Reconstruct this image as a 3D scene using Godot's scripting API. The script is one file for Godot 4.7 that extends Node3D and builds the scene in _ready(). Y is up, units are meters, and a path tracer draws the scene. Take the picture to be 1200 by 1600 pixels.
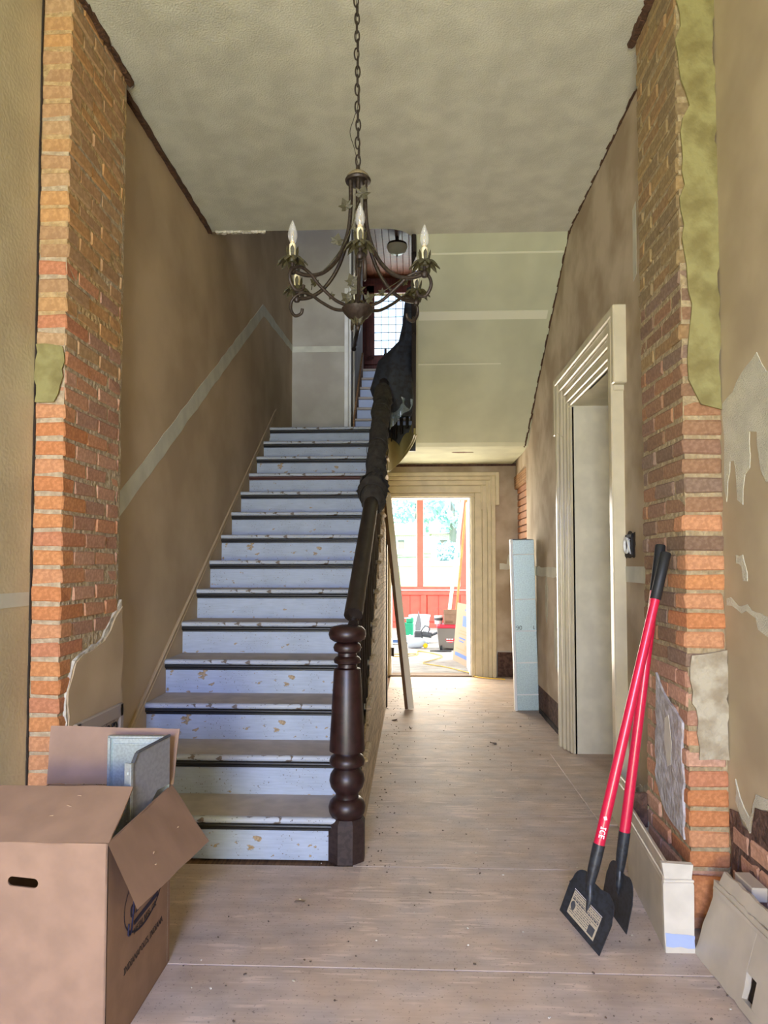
extends Node3D
# Unrestored entrance hall: stair on the left, passage to a porch on the right.

const CEIL := 3.62
const XL := -1.42
const XR := 1.10
const RISE := 0.1887
const RUN := 0.29
const Z0 := 2.8355

var org := Vector3.ZERO
var used := {}
var rng := RandomNumberGenerator.new()
var wn := FastNoiseLite.new()
var M := {}
var T := {}
var brick_cache := {}


class MB:
	var st := SurfaceTool.new()
	var off := Vector3.ZERO
	var amp := 0.0
	var freq := 1.0
	var noise: FastNoiseLite
	var flat := true
	var grp := 0
	func _init(o: Vector3, n: FastNoiseLite) -> void:
		off = o
		noise = n
		st.begin(Mesh.PRIMITIVE_TRIANGLES)
	func v(p: Vector3, uv: Vector2) -> void:
		if amp > 0.0:
			var q := p * freq
			p += Vector3(noise.get_noise_3d(q.x, q.y, q.z), noise.get_noise_3d(q.x + 71.3, q.y, q.z), noise.get_noise_3d(q.x, q.y + 37.7, q.z)) * amp
		st.set_smooth_group(-1 if flat else grp)
		st.set_uv(uv)
		st.add_vertex(p - off)
	func tri(a: Vector3, b: Vector3, c: Vector3, ua := Vector2.ZERO, ub := Vector2.ZERO, uc := Vector2.ZERO) -> void:
		v(a, ua)
		v(c, uc)
		v(b, ub)
	func quad(a: Vector3, b: Vector3, c: Vector3, d: Vector3) -> void:
		quv(a, b, c, d, Vector2(0, 1), Vector2(1, 1), Vector2(1, 0), Vector2(0, 0))
	func quv(a: Vector3, b: Vector3, c: Vector3, d: Vector3, ua: Vector2, ub: Vector2, uc: Vector2, ud: Vector2) -> void:
		tri(a, b, c, ua, ub, uc)
		tri(a, c, d, ua, uc, ud)
	func oq(a: Vector3, b: Vector3, c: Vector3, d: Vector3, out: Vector3) -> void:
		if (b - a).cross(c - a).dot(out) >= 0.0:
			quad(a, b, c, d)
		else:
			quv(d, c, b, a, Vector2(0, 0), Vector2(1, 0), Vector2(1, 1), Vector2(0, 1))
	func ot(a: Vector3, b: Vector3, c: Vector3, out: Vector3) -> void:
		if (b - a).cross(c - a).dot(out) >= 0.0:
			tri(a, b, c)
		else:
			tri(a, c, b)
	# chamfered box
	func box(c: Vector3, s: Vector3, bev := 0.004, bs := Basis()) -> void:
		var h := s * 0.5
		bev = minf(bev, minf(h.x, minf(h.y, h.z)) * 0.9)
		var hb := h - Vector3.ONE * bev
		for a in 3:
			var u := (a + 1) % 3
			var w := (a + 2) % 3
			for sg in [-1.0, 1.0]:
				var p := []
				for k in [[-1, -1], [1, -1], [1, 1], [-1, 1]]:
					var q := Vector3.ZERO
					q[a] = sg * h[a]
					q[u] = k[0] * hb[u]
					q[w] = k[1] * hb[w]
					p.append(c + bs * q)
				var n := Vector3.ZERO
				n[a] = sg
				oq(p[0], p[1], p[2], p[3], bs * n)
		if bev <= 0.0:
			return
		for a in 3:
			var u := (a + 1) % 3
			var w := (a + 2) % 3
			for su in [-1.0, 1.0]:
				for sw in [-1.0, 1.0]:
					var p := []
					for k in [[0, -1], [0, 1], [1, 1], [1, -1]]:
						var q := Vector3.ZERO
						q[a] = k[1] * hb[a]
						q[u] = su * (h[u] if k[0] == 0 else hb[u])
						q[w] = sw * (hb[w] if k[0] == 0 else h[w])
						p.append(c + bs * q)
					var n := Vector3.ZERO
					n[u] = su
					n[w] = sw
					oq(p[0], p[1], p[2], p[3], bs * n)
		for sx in [-1.0, 1.0]:
			for sy in [-1.0, 1.0]:
				for sz in [-1.0, 1.0]:
					var n := Vector3(sx, sy, sz)
					ot(c + bs * (Vector3(h.x, hb.y, hb.z) * n), c + bs * (Vector3(hb.x, h.y, hb.z) * n), c + bs * (Vector3(hb.x, hb.y, h.z) * n), bs * n)
	func bx(a: Vector3, b: Vector3, bev := 0.0) -> void:
		box((a + b) * 0.5, (b - a).abs(), bev)
	# beam of rectangular section between two points
	func beam(a: Vector3, b: Vector3, w: float, t: float, up := Vector3.UP, bev := 0.003) -> void:
		var z := (b - a).normalized()
		var x := up.cross(z).normalized()
		var y := z.cross(x)
		box((a + b) * 0.5, Vector3(w, t, (b - a).length()), bev, Basis(x, y, z))
	# tube along points
	func tube(pts: Array, rad, n := 8, caps := true, squash := 1.0) -> void:
		var rings := []
		var nrm := Vector3.ZERO
		for i in pts.size():
			var t: Vector3 = (pts[mini(i + 1, pts.size() - 1)] - pts[maxi(i - 1, 0)]).normalized()
			if nrm == Vector3.ZERO:
				nrm = t.cross(Vector3.UP if absf(t.y) < 0.9 else Vector3.RIGHT).normalized()
			nrm = (nrm - t * nrm.dot(t)).normalized()
			var b := t.cross(nrm)
			var r: float = rad if not rad is Array else rad[i]
			var ring := []
			for k in n:
				var a := TAU * k / n
				ring.append(pts[i] + (nrm * cos(a) + b * sin(a) * squash) * r)
			rings.append(ring)
		var was := flat
		flat = false
		grp = 1
		for i in rings.size() - 1:
			for k in n:
				var k2 := (k + 1) % n
				quv(rings[i][k], rings[i][k2], rings[i + 1][k2], rings[i + 1][k], Vector2(float(k) / n, 0), Vector2(float(k + 1) / n, 0), Vector2(float(k + 1) / n, 1), Vector2(float(k) / n, 1))
		grp = 2
		if caps:
			var e := rings.size() - 1
			for k in range(1, n - 1):
				tri(rings[0][0], rings[0][k + 1], rings[0][k])
				tri(rings[e][0], rings[e][k], rings[e][k + 1])
		flat = was
	# lathe: profile of (radius, height), from bottom to top
	func lathe(prof: Array, n: int, c: Vector3, bs := Basis(), facet := false) -> void:
		var was := flat
		flat = facet
		grp = 1
		for i in prof.size() - 1:
			var p: Vector2 = prof[i]
			var q: Vector2 = prof[i + 1]
			if i > 0:
				var o: Vector2 = prof[i - 1]
				if absf((p - o).angle_to(q - p)) > 0.75:
					grp += 1
			for k in n:
				var a := TAU * k / n
				var b := TAU * (k + 1) / n
				var da := Vector3(cos(a), 0, -sin(a))
				var db := Vector3(cos(b), 0, -sin(b))
				var p0 := c + bs * (da * p.x + Vector3.UP * p.y)
				var p1 := c + bs * (db * p.x + Vector3.UP * p.y)
				var p2 := c + bs * (db * q.x + Vector3.UP * q.y)
				var p3 := c + bs * (da * q.x + Vector3.UP * q.y)
				if p.x > 1e-5:
					tri(p0, p1, p2)
				if q.x > 1e-5:
					tri(p0, p2, p3)
		flat = was
	# polygon (u, v) extruded from o towards n by depth
	func prism(poly: PackedVector2Array, o: Vector3, u: Vector3, w: Vector3, depth: float) -> void:
		if Geometry2D.is_polygon_clockwise(poly):
			poly = poly.duplicate()
			poly.reverse()
		var n := u.cross(w).normalized() * depth
		var flip := depth < 0.0
		var idx := Geometry2D.triangulate_polygon(poly)
		var bb := Rect2(poly[0], Vector2.ZERO)
		for p in poly:
			bb = bb.expand(p)
		for i in range(0, idx.size(), 3):
			var q := []
			var uvs := []
			for k in 3:
				var p := poly[idx[i + k]]
				q.append(o + u * p.x + w * p.y)
				uvs.append(Vector2((p.x - bb.position.x) / bb.size.x, 1.0 - (p.y - bb.position.y) / bb.size.y))
			var front: bool = (q[1] - q[0]).cross(q[2] - q[0]).dot(n) > 0.0
			if front:
				tri(q[0] + n, q[1] + n, q[2] + n, uvs[0], uvs[1], uvs[2])
				tri(q[0], q[2], q[1], uvs[0], uvs[2], uvs[1])
			else:
				tri(q[0] + n, q[2] + n, q[1] + n, uvs[0], uvs[2], uvs[1])
				tri(q[0], q[1], q[2], uvs[0], uvs[1], uvs[2])
		for i in poly.size():
			var p := poly[i]
			var r := poly[(i + 1) % poly.size()]
			var e := r - p
			var out := (u * e.y - w * e.x)
			var a := o + u * p.x + w * p.y
			var b := o + u * r.x + w * r.y
			oq(a, b, b + n, a + n, out)
	# surface through rows of points (grid), both sides drawn by thickness t
	func sheet(rows: Array, t := 0.0, smooth := true) -> void:
		var was := flat
		flat = not smooth
		grp = 1
		var R := rows.size()
		var C: int = rows[0].size()
		for i in R - 1:
			for j in C - 1:
				var ua := Vector2(float(j) / (C - 1), float(i) / (R - 1))
				var ub := Vector2(float(j + 1) / (C - 1), float(i + 1) / (R - 1))
				quv(rows[i][j], rows[i][j + 1], rows[i + 1][j + 1], rows[i + 1][j], ua, Vector2(ub.x, ua.y), ub, Vector2(ua.x, ub.y))
		if t > 0.0:
			grp = 2
			var back := []
			for i in R:
				var row := []
				for j in C:
					var du: Vector3 = rows[i][mini(j + 1, C - 1)] - rows[i][maxi(j - 1, 0)]
					var dv: Vector3 = rows[mini(i + 1, R - 1)][j] - rows[maxi(i - 1, 0)][j]
					row.append(rows[i][j] - du.cross(dv).normalized() * t)
				back.append(row)
			for i in R - 1:
				for j in C - 1:
					quad(back[i][j], back[i + 1][j], back[i + 1][j + 1], back[i][j + 1])
			grp = 3
			for i in R - 1:
				quad(rows[i][0], rows[i + 1][0], back[i + 1][0], back[i][0])
				quad(rows[i][C - 1], back[i][C - 1], back[i + 1][C - 1], rows[i + 1][C - 1])
			for j in C - 1:
				quad(rows[0][j], back[0][j], back[0][j + 1], rows[0][j + 1])
				quad(rows[R - 1][j], rows[R - 1][j + 1], back[R - 1][j + 1], back[R - 1][j])
		flat = was
	func done() -> ArrayMesh:
		st.generate_normals()
		return st.commit()


func mb(amp := 0.0, freq := 1.0) -> MB:
	var b := MB.new(org, wn)
	b.amp = amp
	b.freq = freq
	return b


func numbered(n: String) -> String:
	if not used.has(n):
		used[n] = 0
		return n
	used[n] += 1
	return "%s_%03d" % [n, used[n]]


func put(n: String, m, material: Material, parent: Node3D) -> MeshInstance3D:
	var o := MeshInstance3D.new()
	o.name = n
	o.mesh = m.done() if m is MB else m
	o.material_override = material
	parent.add_child(o, true)
	return o


func thing(n: String, label: String, category: String, at: Vector3, group := "") -> Node3D:
	var o := Node3D.new()
	o.name = numbered(n)
	add_child(o)
	o.position = at
	org = at
	o.set_meta("label", label)
	o.set_meta("category", category)
	if group != "":
		o.set_meta("group", group)
	return o


func solo(n: String, label: String, category: String, m, material: Material, group := "") -> MeshInstance3D:
	var o := put(numbered(n), m, material, self)
	o.set_meta("label", label)
	o.set_meta("category", category)
	if group != "":
		o.set_meta("group", group)
	return o


func struct(n: String, label: String, m, material: Material) -> MeshInstance3D:
	var o := put(numbered(n), m, material, self)
	o.set_meta("kind", "structure")
	o.set_meta("label", label)
	o.set_meta("category", n.get_slice("_", 0))
	org = Vector3.ZERO
	return o


func text(parent: Node3D, n: String, s: String, at: Vector3, bs: Basis, size: float, material: Material, font := "Droid Sans", weight := 400, italic := false) -> void:
	var t := TextMesh.new()
	var f := SystemFont.new()
	f.font_names = PackedStringArray([font])
	f.font_weight = weight
	f.font_italic = italic
	t.font = f
	t.text = s
	t.font_size = 48
	t.pixel_size = size / 48.0
	t.depth = 0.0006
	var o := put(n, t, material, parent)
	o.transform = Transform3D(bs, at - org)


# ------------------------------------------------------------------ materials
func ramp(a: Color, b: Color, lo := 0.0, hi := 1.0) -> Gradient:
	var g := Gradient.new()
	g.offsets = PackedFloat32Array([lo, hi])
	g.colors = PackedColorArray([a, b])
	return g


func noise_tex(freq: float, octaves: int, sd: int, grad: Gradient, size := 512) -> NoiseTexture2D:
	var n := FastNoiseLite.new()
	n.noise_type = FastNoiseLite.TYPE_SIMPLEX_SMOOTH
	n.seed = sd
	n.frequency = freq
	n.fractal_octaves = octaves
	var t := NoiseTexture2D.new()
	t.noise = n
	t.width = size
	t.height = size
	t.seamless = true
	t.color_ramp = grad
	return t


# wood-like streaks along u (or v); wraps because the noise is read on a torus-like blend
func grain(along_v: bool, sd: int, dark: float, knots: float, size := 512) -> ImageTexture:
	var n := FastNoiseLite.new()
	n.seed = sd
	n.frequency = 0.02
	n.fractal_octaves = 4
	var im := Image.create(size, size, false, Image.FORMAT_RGB8)
	for y in size:
		var wy := absf(2.0 * y / size - 1.0)
		for x in size:
			var wx := absf(2.0 * x / size - 1.0)
			var s := n.get_noise_2d(wx * 28.0, y * 2.6) * (1.0 - pow(wy, 8)) + n.get_noise_2d(wx * 28.0, 0.0) * pow(wy, 8)
			var k := n.get_noise_2d(wx * 90.0 + 500.0, wy * 160.0)
			var fine := n.get_noise_2d(wx * 80.0 + 900.0, y * 14.0)
			var c := clampf(1.0 - dark * (0.35 - s * 0.9 - fine * 0.5) - knots * clampf(k, -0.5, 0.5), 0.0, 1.0)
			if along_v:
				im.set_pixel(y, x, Color(c, c, c))
			else:
				im.set_pixel(x, y, Color(c, c, c))
	return ImageTexture.create_from_image(im)


func mat(n: String, c: Color, rough := 0.9, tex: Texture2D = null, tile := 1.0, bump: Texture2D = null, bscale := 0.1, btile := 0.0, world := false) -> StandardMaterial3D:
	var m := StandardMaterial3D.new()
	m.resource_name = n
	m.albedo_color = c
	m.roughness = rough
	m.metallic_specular = 0.5
	if tex:
		m.albedo_texture = tex
	if bump:
		m.heightmap_enabled = true
		m.heightmap_texture = bump
		m.heightmap_scale = bscale
	if tex or bump:
		m.uv1_triplanar = true
		m.uv1_world_triplanar = world
		m.uv1_scale = Vector3.ONE / tile
	M[n] = m
	return m


func rgb(r: int, g: int, b: int) -> Color:
	return Color8(r, g, b)


# chipped paint over wood for risers and nosings
func chipped(sd: int, paint: Color, wood: Color, amount: float, w := 640, h := 96) -> ImageTexture:
	var n := FastNoiseLite.new()
	n.seed = sd
	n.frequency = 0.02
	n.fractal_octaves = 4
	var big := FastNoiseLite.new()
	big.seed = sd + 7
	big.frequency = 0.008
	var im := Image.create(w, h, false, Image.FORMAT_RGB8)
	for y in h:
		for x in w:
			var a := n.get_noise_2d(x, y * 1.5)
			var b := big.get_noise_2d(x, y)
			var fine := n.get_noise_2d(x * 6.0, y * 6.0)
			var edge := 0.12 * (smoothstep(0.85, 1.0, float(y) / h) + 0.7 * smoothstep(0.12, 0.0, float(y) / h))
			var c := paint * (1.0 + 0.05 * n.get_noise_2d(x * 0.6 + 400.0, y * 6.0) + 0.05 * b)
			var chip := a + 0.55 * b + 0.08 * fine + edge
			if chip > 0.52 - amount:
				c = wood * (1.0 + 0.3 * fine)
			elif chip > 0.49 - amount:
				c = paint * 0.8
			if fine > 0.52 and b < -0.1:
				c = wood * 0.6
			im.set_pixel(x, y, Color(clampf(c.r, 0, 1), clampf(c.g, 0, 1), clampf(c.b, 0, 1)))
	return ImageTexture.create_from_image(im)


func floor_tex(size := 1024) -> ImageTexture:
	var n := FastNoiseLite.new()
	n.seed = 41
	n.frequency = 0.01
	n.fractal_octaves = 5
	var im := Image.create(size, size, false, Image.FORMAT_RGB8)
	for y in size:
		var wy := absf(2.0 * y / size - 1.0) * size * 0.5
		for x in size:
			var wx := absf(2.0 * x / size - 1.0) * size * 0.5
			var g := n.get_noise_2d(wx * 0.16, y * 1.7)
			var g2 := n.get_noise_2d(wx * 0.5 + 300.0, y * 9.0)
			var blot := n.get_noise_2d(wx * 0.9 + 800.0, wy * 1.2)
			var worn := smoothstep(0.1, 0.45, n.get_noise_2d(wx * 0.45 + 77.0, wy * 1.1 + 90.0)) * smoothstep(-0.05, 0.3, n.get_noise_2d(wx * 0.6 + 1300.0, y * 6.0))
			var l := 0.89 + 0.06 * g + 0.035 * g2 + 0.08 * blot + 0.14 * worn
			var speck := n.get_noise_2d(x * 11.0 + 31.0, y * 14.0)
			if speck > 0.5:
				l *= 0.72
			var warm := 0.03 * n.get_noise_2d(wx * 0.7 + 2000.0, wy * 0.7)
			im.set_pixel(x, y, Color(clampf(l + warm, 0, 1), clampf(l * 0.995, 0, 1), clampf(l * 0.985 - warm * 1.5, 0, 1)))
	return ImageTexture.create_from_image(im)


func make_materials() -> void:
	T.soft = noise_tex(0.006, 4, 3, ramp(Color(0.93, 0.93, 0.93), Color(1, 1, 1), 0.2, 0.8))
	T.blotch = noise_tex(0.012, 5, 8, ramp(Color(0.76, 0.74, 0.71), Color(1, 1, 1), 0.3, 0.65))
	T.mortar = noise_tex(0.02, 4, 15, ramp(Color(0.89, 0.87, 0.85), Color(1, 1, 1), 0.3, 0.7))
	T.gh = grain(false, 5, 0.34, 0.14)
	T.gv = grain(true, 9, 0.34, 0.14)
	T.wear = noise_tex(0.01, 5, 44, ramp(Color(0.72, 0.66, 0.6), Color(1, 1, 1), 0.28, 0.55))
	T.fine = noise_tex(0.16, 3, 21, ramp(Color(0, 0, 0), Color(1, 1, 1), 0.2, 0.8))
	T.stip = noise_tex(0.13, 3, 33, ramp(Color(0, 0, 0), Color(1, 1, 1), 0.3, 0.75))
	T.rough = noise_tex(0.02, 5, 52, ramp(Color(0, 0, 0), Color(1, 1, 1), 0.2, 0.8))
	T.floor = floor_tex()
	T.wall = noise_tex(0.004, 5, 61, ramp(Color(0.90, 0.89, 0.88), Color(1, 1, 1), 0.2, 0.8))
	T.stain = noise_tex(0.008, 5, 18, ramp(Color(0.84, 0.81, 0.77), Color(1, 1, 1), 0.25, 0.7))
	T.spangle = noise_tex(0.03, 2, 72, ramp(Color(0.93, 0.935, 0.94), Color(1, 1, 1), 0.3, 0.7))
	mat("ceiling", rgb(200, 199, 184), 0.9, T.soft, 0.8, T.stip, 0.12)
	mat("soffit", rgb(202, 204, 174), 0.85, T.soft, 1.6)
	mat("wall_tan", rgb(194, 172, 140), 0.85, T.wall, 1.9)
	mat("wall_near", rgb(182, 166, 134), 0.8, T.wall, 1.4)
	mat("wall_near_left", rgb(204, 190, 154), 0.8, T.wall, 1.4, T.stip, 0.06)
	mat("wall_right", rgb(192, 176, 150), 0.85, T.stain, 2.6)
	mat("wall_stair", rgb(184, 178, 164), 0.85, T.wall, 1.6)
	mat("scar", rgb(206, 204, 186), 0.9, T.soft, 0.7)
	mat("plaster", rgb(222, 216, 202), 0.9, T.blotch, 0.5, T.rough, 0.25)
	mat("olive_plaster", rgb(144, 137, 88), 0.92, T.stain, 0.6, T.rough, 0.2)
	mat("patch_grey", rgb(200, 195, 172), 0.9, T.soft, 0.5, T.stip, 0.2)
	mat("mortar", rgb(188, 170, 140), 0.97, T.mortar, 0.4, T.rough, 0.5)
	mat("mortar_dusty", rgb(192, 164, 118), 0.97, T.mortar, 0.4, T.rough, 0.5)
	var bt := [[196, 146, 112], [200, 144, 106], [188, 142, 114], [178, 134, 108], [198, 154, 126], [178, 138, 114], [204, 150, 106]]
	for i in bt.size():
		mat("brick%d" % i, rgb(bt[i][0], bt[i][1], bt[i][2]), 0.95, T.mortar, 0.22)
	var br := [[140, 108, 80], [130, 104, 82], [152, 116, 86], [146, 112, 88], [138, 114, 94], [160, 118, 84]]
	for i in br.size():
		mat("brown_brick%d" % i, rgb(br[i][0], br[i][1], br[i][2]), 0.95, T.mortar, 0.22)
	var bd := [[190, 148, 100], [196, 150, 98], [182, 144, 104], [186, 152, 112], [176, 140, 102]]
	for i in bd.size():
		mat("dusty%d" % i, rgb(bd[i][0], bd[i][1], bd[i][2]), 0.95, T.mortar, 0.3)
	var bu := [[150, 128, 88], [160, 134, 90], [140, 120, 86], [154, 124, 84]]
	for i in bu.size():
		mat("dull%d" % i, rgb(bu[i][0], bu[i][1], bu[i][2]), 0.95, T.mortar, 0.3)
	mat("mortar_tan", rgb(172, 154, 118), 0.97, T.mortar, 0.4, T.rough, 0.5)
	var bo := [[200, 138, 88], [196, 130, 82], [192, 130, 94], [200, 144, 102]]
	for i in bo.size():
		mat("orange%d" % i, rgb(bo[i][0], bo[i][1], bo[i][2]), 0.95, T.mortar, 0.22)
	mat("lath", rgb(92, 62, 42), 0.95, T.gh, 0.4, T.rough, 0.4)
	mat("crack", rgb(46, 36, 28), 0.95)
	mat("dark_base", rgb(98, 72, 58), 0.95, T.blotch, 0.35, T.rough, 0.5)
	mat("floor", rgb(206, 186, 170), 0.62, T.floor, 1.9)
	mat("cream", rgb(214, 206, 180), 0.42, T.soft, 0.8)
	mat("cream_gloss", rgb(214, 202, 170), 0.25, T.soft, 0.9)
	mat("casing_olive", rgb(210, 196, 156), 0.4, T.soft, 0.7)
	mat("tread", rgb(180, 170, 162), 0.85, T.soft, 0.5)
	mat("black", rgb(22, 20, 20), 0.4)
	mat("oxblood", rgb(76, 38, 30), 0.5)
	mat("mahogany", rgb(46, 24, 22), 0.40, T.wear, 0.25)
	mat("dark_rail", rgb(42, 34, 30), 0.38, T.wear, 0.3)
	mat("baluster", rgb(30, 20, 18), 0.4)
	mat("base_block", rgb(52, 36, 32), 0.6, T.wear, 0.16)
	mat("string_board", rgb(214, 196, 166), 0.8, T.gh, 0.7)
	mat("cloth", rgb(56, 51, 44), 0.95, T.wear, 0.2, T.fine, 0.3)
	mat("drape", rgb(42, 46, 56), 0.75, T.wear, 0.3)
	var fl := mat("plastic_film", rgb(150, 170, 180), 0.2)
	fl.transparency = BaseMaterial3D.TRANSPARENCY_ALPHA
	fl.albedo_color.a = 0.25
	mat("bronze", rgb(58, 48, 40), 0.5, T.wear, 0.08)
	M.bronze.metallic = 0.35
	mat("leaf_metal", rgb(70, 66, 42), 0.6, T.wear, 0.05)
	mat("candle", rgb(240, 230, 190), 0.5)
	var gl := mat("bulb_glass", Color(1, 1, 1, 0.16), 0.03)
	gl.transparency = BaseMaterial3D.TRANSPARENCY_ALPHA
	mat("filament", rgb(190, 170, 120), 0.4)
	mat("cardboard", rgb(150, 120, 97), 0.85, T.soft, 0.4)
	mat("cardboard_in", rgb(150, 122, 104), 0.88, T.soft, 0.4)
	mat("card_edge", rgb(186, 156, 126), 0.9)
	mat("navy_ink", rgb(28, 24, 52), 0.8)
	mat("black_ink", rgb(36, 26, 26), 0.8)
	mat("steel", rgb(196, 208, 214), 0.32, T.spangle, 0.18)
	M.steel.metallic = 0.75
	mat("steel_dull", rgb(150, 152, 156), 0.5, T.spangle, 0.3)
	M.steel_dull.metallic = 0.4
	mat("duct_steel", rgb(192, 209, 206), 0.38, T.spangle, 0.25)
	M.duct_steel.metallic = 0.55
	mat("duct_white", rgb(232, 232, 226), 0.45)
	mat("pink", rgb(214, 20, 66), 0.28, T.soft, 0.1)
	M.pink.clearcoat_enabled = true
	M.pink.clearcoat = 0.5
	mat("white_print", rgb(240, 230, 232), 0.5)
	mat("rubber", rgb(30, 32, 34), 0.55)
	mat("blade", rgb(46, 50, 56), 0.42, T.wear, 0.12)
	mat("paint_white", rgb(206, 198, 180), 0.55, T.soft, 0.5)
	mat("paint_grey_white", rgb(188, 176, 156), 0.4, T.soft, 0.5)
	mat("blue_paint", rgb(160, 174, 204), 0.5)
	mat("raw_wood", rgb(176, 134, 92), 0.85, T.gv, 0.5)
	mat("raw_wood_h", rgb(176, 134, 92), 0.85, T.gh, 0.5)
	mat("pale_wood", rgb(252, 243, 216), 0.7)
	mat("brown_wood", rgb(120, 88, 58), 0.8, T.gv, 0.5)
	mat("plank_orange", rgb(154, 82, 36), 0.55, T.gh, 0.6)
	mat("red_wood", rgb(124, 62, 54), 0.5, T.gv, 0.6)
	mat("red_paint", rgb(220, 98, 80), 0.6, T.soft, 0.9)
	mat("white_wood", rgb(236, 234, 226), 0.5, T.soft, 0.9)
	mat("porch_floor", rgb(206, 196, 186), 0.8, T.gh, 0.8)
	mat("lamp_glass", rgb(240, 232, 206), 0.3)
	M.lamp_glass.backlight_enabled = true
	M.lamp_glass.backlight = Color(0.9, 0.85, 0.7)
	mat("register", rgb(168, 154, 138), 0.5)
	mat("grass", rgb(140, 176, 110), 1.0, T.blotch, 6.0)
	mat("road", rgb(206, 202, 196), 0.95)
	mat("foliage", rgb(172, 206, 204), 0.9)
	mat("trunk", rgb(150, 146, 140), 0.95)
	mat("green_plastic", rgb(46, 160, 120), 0.4)
	mat("white_plastic", rgb(238, 240, 238), 0.35)
	mat("red_plastic", rgb(206, 40, 62), 0.35)
	mat("grey_plastic", rgb(126, 118, 110), 0.4)
	mat("yellow_plastic", rgb(246, 206, 30), 0.4)
	mat("cord_yellow", rgb(216, 178, 60), 0.5)
	mat("dark_metal", rgb(70, 72, 76), 0.45)
	mat("glass", Color(1, 1, 1, 0.05), 0.02).transparency = BaseMaterial3D.TRANSPARENCY_ALPHA
	mat("sticker_red", rgb(216, 40, 50), 0.5)
	mat("sticker_tan", rgb(186, 172, 146), 0.6, T.soft, 0.05)
	mat("print_blue", rgb(90, 120, 170), 0.6)
	mat("print_orange", rgb(220, 140, 90), 0.6)
	mat("roof", rgb(150, 140, 136), 0.9)
	mat("debris", rgb(96, 82, 70), 0.95)


# ------------------------------------------------------------------ lights and camera
func area(n: String, at: Vector3, look: Vector3, size: Vector2, c: Color, e: float) -> void:
	var l := AreaLight3D.new()
	l.name = n
	add_child(l)
	l.look_at_from_position(at, at + look, Vector3.UP if absf(look.normalized().y) < 0.98 else Vector3.FORWARD)
	l.area_size = size
	l.area_normalize_energy = true
	l.light_color = c
	l.light_energy = e
	l.shadow_enabled = true
	l.area_range = 40.0


func view_and_light() -> void:
	var cam := Camera3D.new()
	cam.name = "camera"
	add_child(cam)
	var f := 1110.0
	cam.projection = Camera3D.PROJECTION_FRUSTUM
	cam.near = 0.05
	cam.far = 400.0
	cam.size = 0.05 * 1600.0 / f
	cam.frustum_offset = Vector2(0, 0.05 * 31.0 / f)
	cam.position = Vector3(0, 1.301, 0)
	cam.rotation = Vector3(deg_to_rad(2.5276), deg_to_rad(2.3193), 0)
	cam.current = true
	var we := WorldEnvironment.new()
	we.name = "world"
	var e := Environment.new()
	e.background_mode = Environment.BG_SKY
	var sky := Sky.new()
	var sm := ProceduralSkyMaterial.new()
	sm.sky_top_color = rgb(150, 190, 235)
	sm.sky_horizon_color = rgb(226, 238, 246)
	sm.ground_bottom_color = rgb(120, 130, 100)
	sm.ground_horizon_color = rgb(200, 210, 200)
	sky.sky_material = sm
	e.sky = sky
	e.background_energy_multiplier = 2.0
	e.tonemap_mode = Environment.TONE_MAPPER_LINEAR
	e.tonemap_exposure = 2.15
	e.sdfgi_enabled = true
	e.ssao_enabled = true
	e.ssil_enabled = true
	we.environment = e
	add_child(we)
	var sun := DirectionalLight3D.new()
	sun.name = "sun"
	add_child(sun)
	sun.rotation_degrees = Vector3(-58, -60, 0)
	sun.light_color = rgb(255, 246, 228)
	sun.light_energy = 3.4
	sun.light_angular_distance = 3.0
	sun.shadow_enabled = true
	# daylight through the front doorway: sky from above, sunlit lawn from below
	area("front_door_skylight", Vector3(-0.5, 1.9, 2.5), Vector3(0, -1.5, -1), Vector2(1.0, 1.6), rgb(152, 176, 255), 17.5)
	area("front_door_lawn_light", Vector3(-0.5, 0.9, 2.5), Vector3(0, 1.2, -1), Vector2(1.0, 1.4), rgb(246, 238, 174), 12.5)
	# the bright porch beyond the back doorway
	area("back_door_daylight", Vector3(0.2, 1.05, -8.4), Vector3(0, -0.05, 1), Vector2(0.88, 1.95), rgb(255, 242, 222), 2.8)
	# upstairs front window
	area("upper_window_light", Vector3(-0.2, 5.6, 2.5), Vector3(0, -0.35, -1), Vector2(1.1, 1.5), rgb(225, 232, 255), 12.0)
	# window over the rear steps
	area("rear_window_light", Vector3(-0.18, 5.8, -13.32), Vector3(0, -0.2, 1), Vector2(1.0, 1.15), rgb(226, 236, 255), 1.8)
	# open sides of the porch
	area("porch_daylight", Vector3(-2.9, 1.7, -11.4), Vector3(1, -0.2, 0.25), Vector2(4.6, 1.7), rgb(240, 246, 255), 13.0)
	area("porch_daylight_right", Vector3(3.3, 1.7, -11.4), Vector3(-1, -0.2, 0.25), Vector2(4.6, 1.7), rgb(240, 246, 255), 13.0)


# ------------------------------------------------------------------ setting
func blob_poly(c: Vector2, r: Vector2, n: int, sd: int, rough := 0.25) -> PackedVector2Array:
	var g := RandomNumberGenerator.new()
	g.seed = sd
	var p := PackedVector2Array()
	var k := 1.0
	for i in n:
		k = clampf(k + g.randf_range(-rough, rough), 1.0 - rough, 1.0 + rough)
		var a := TAU * i / n
		p.append(c + Vector2(cos(a) * r.x, sin(a) * r.y) * k)
	return p


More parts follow.
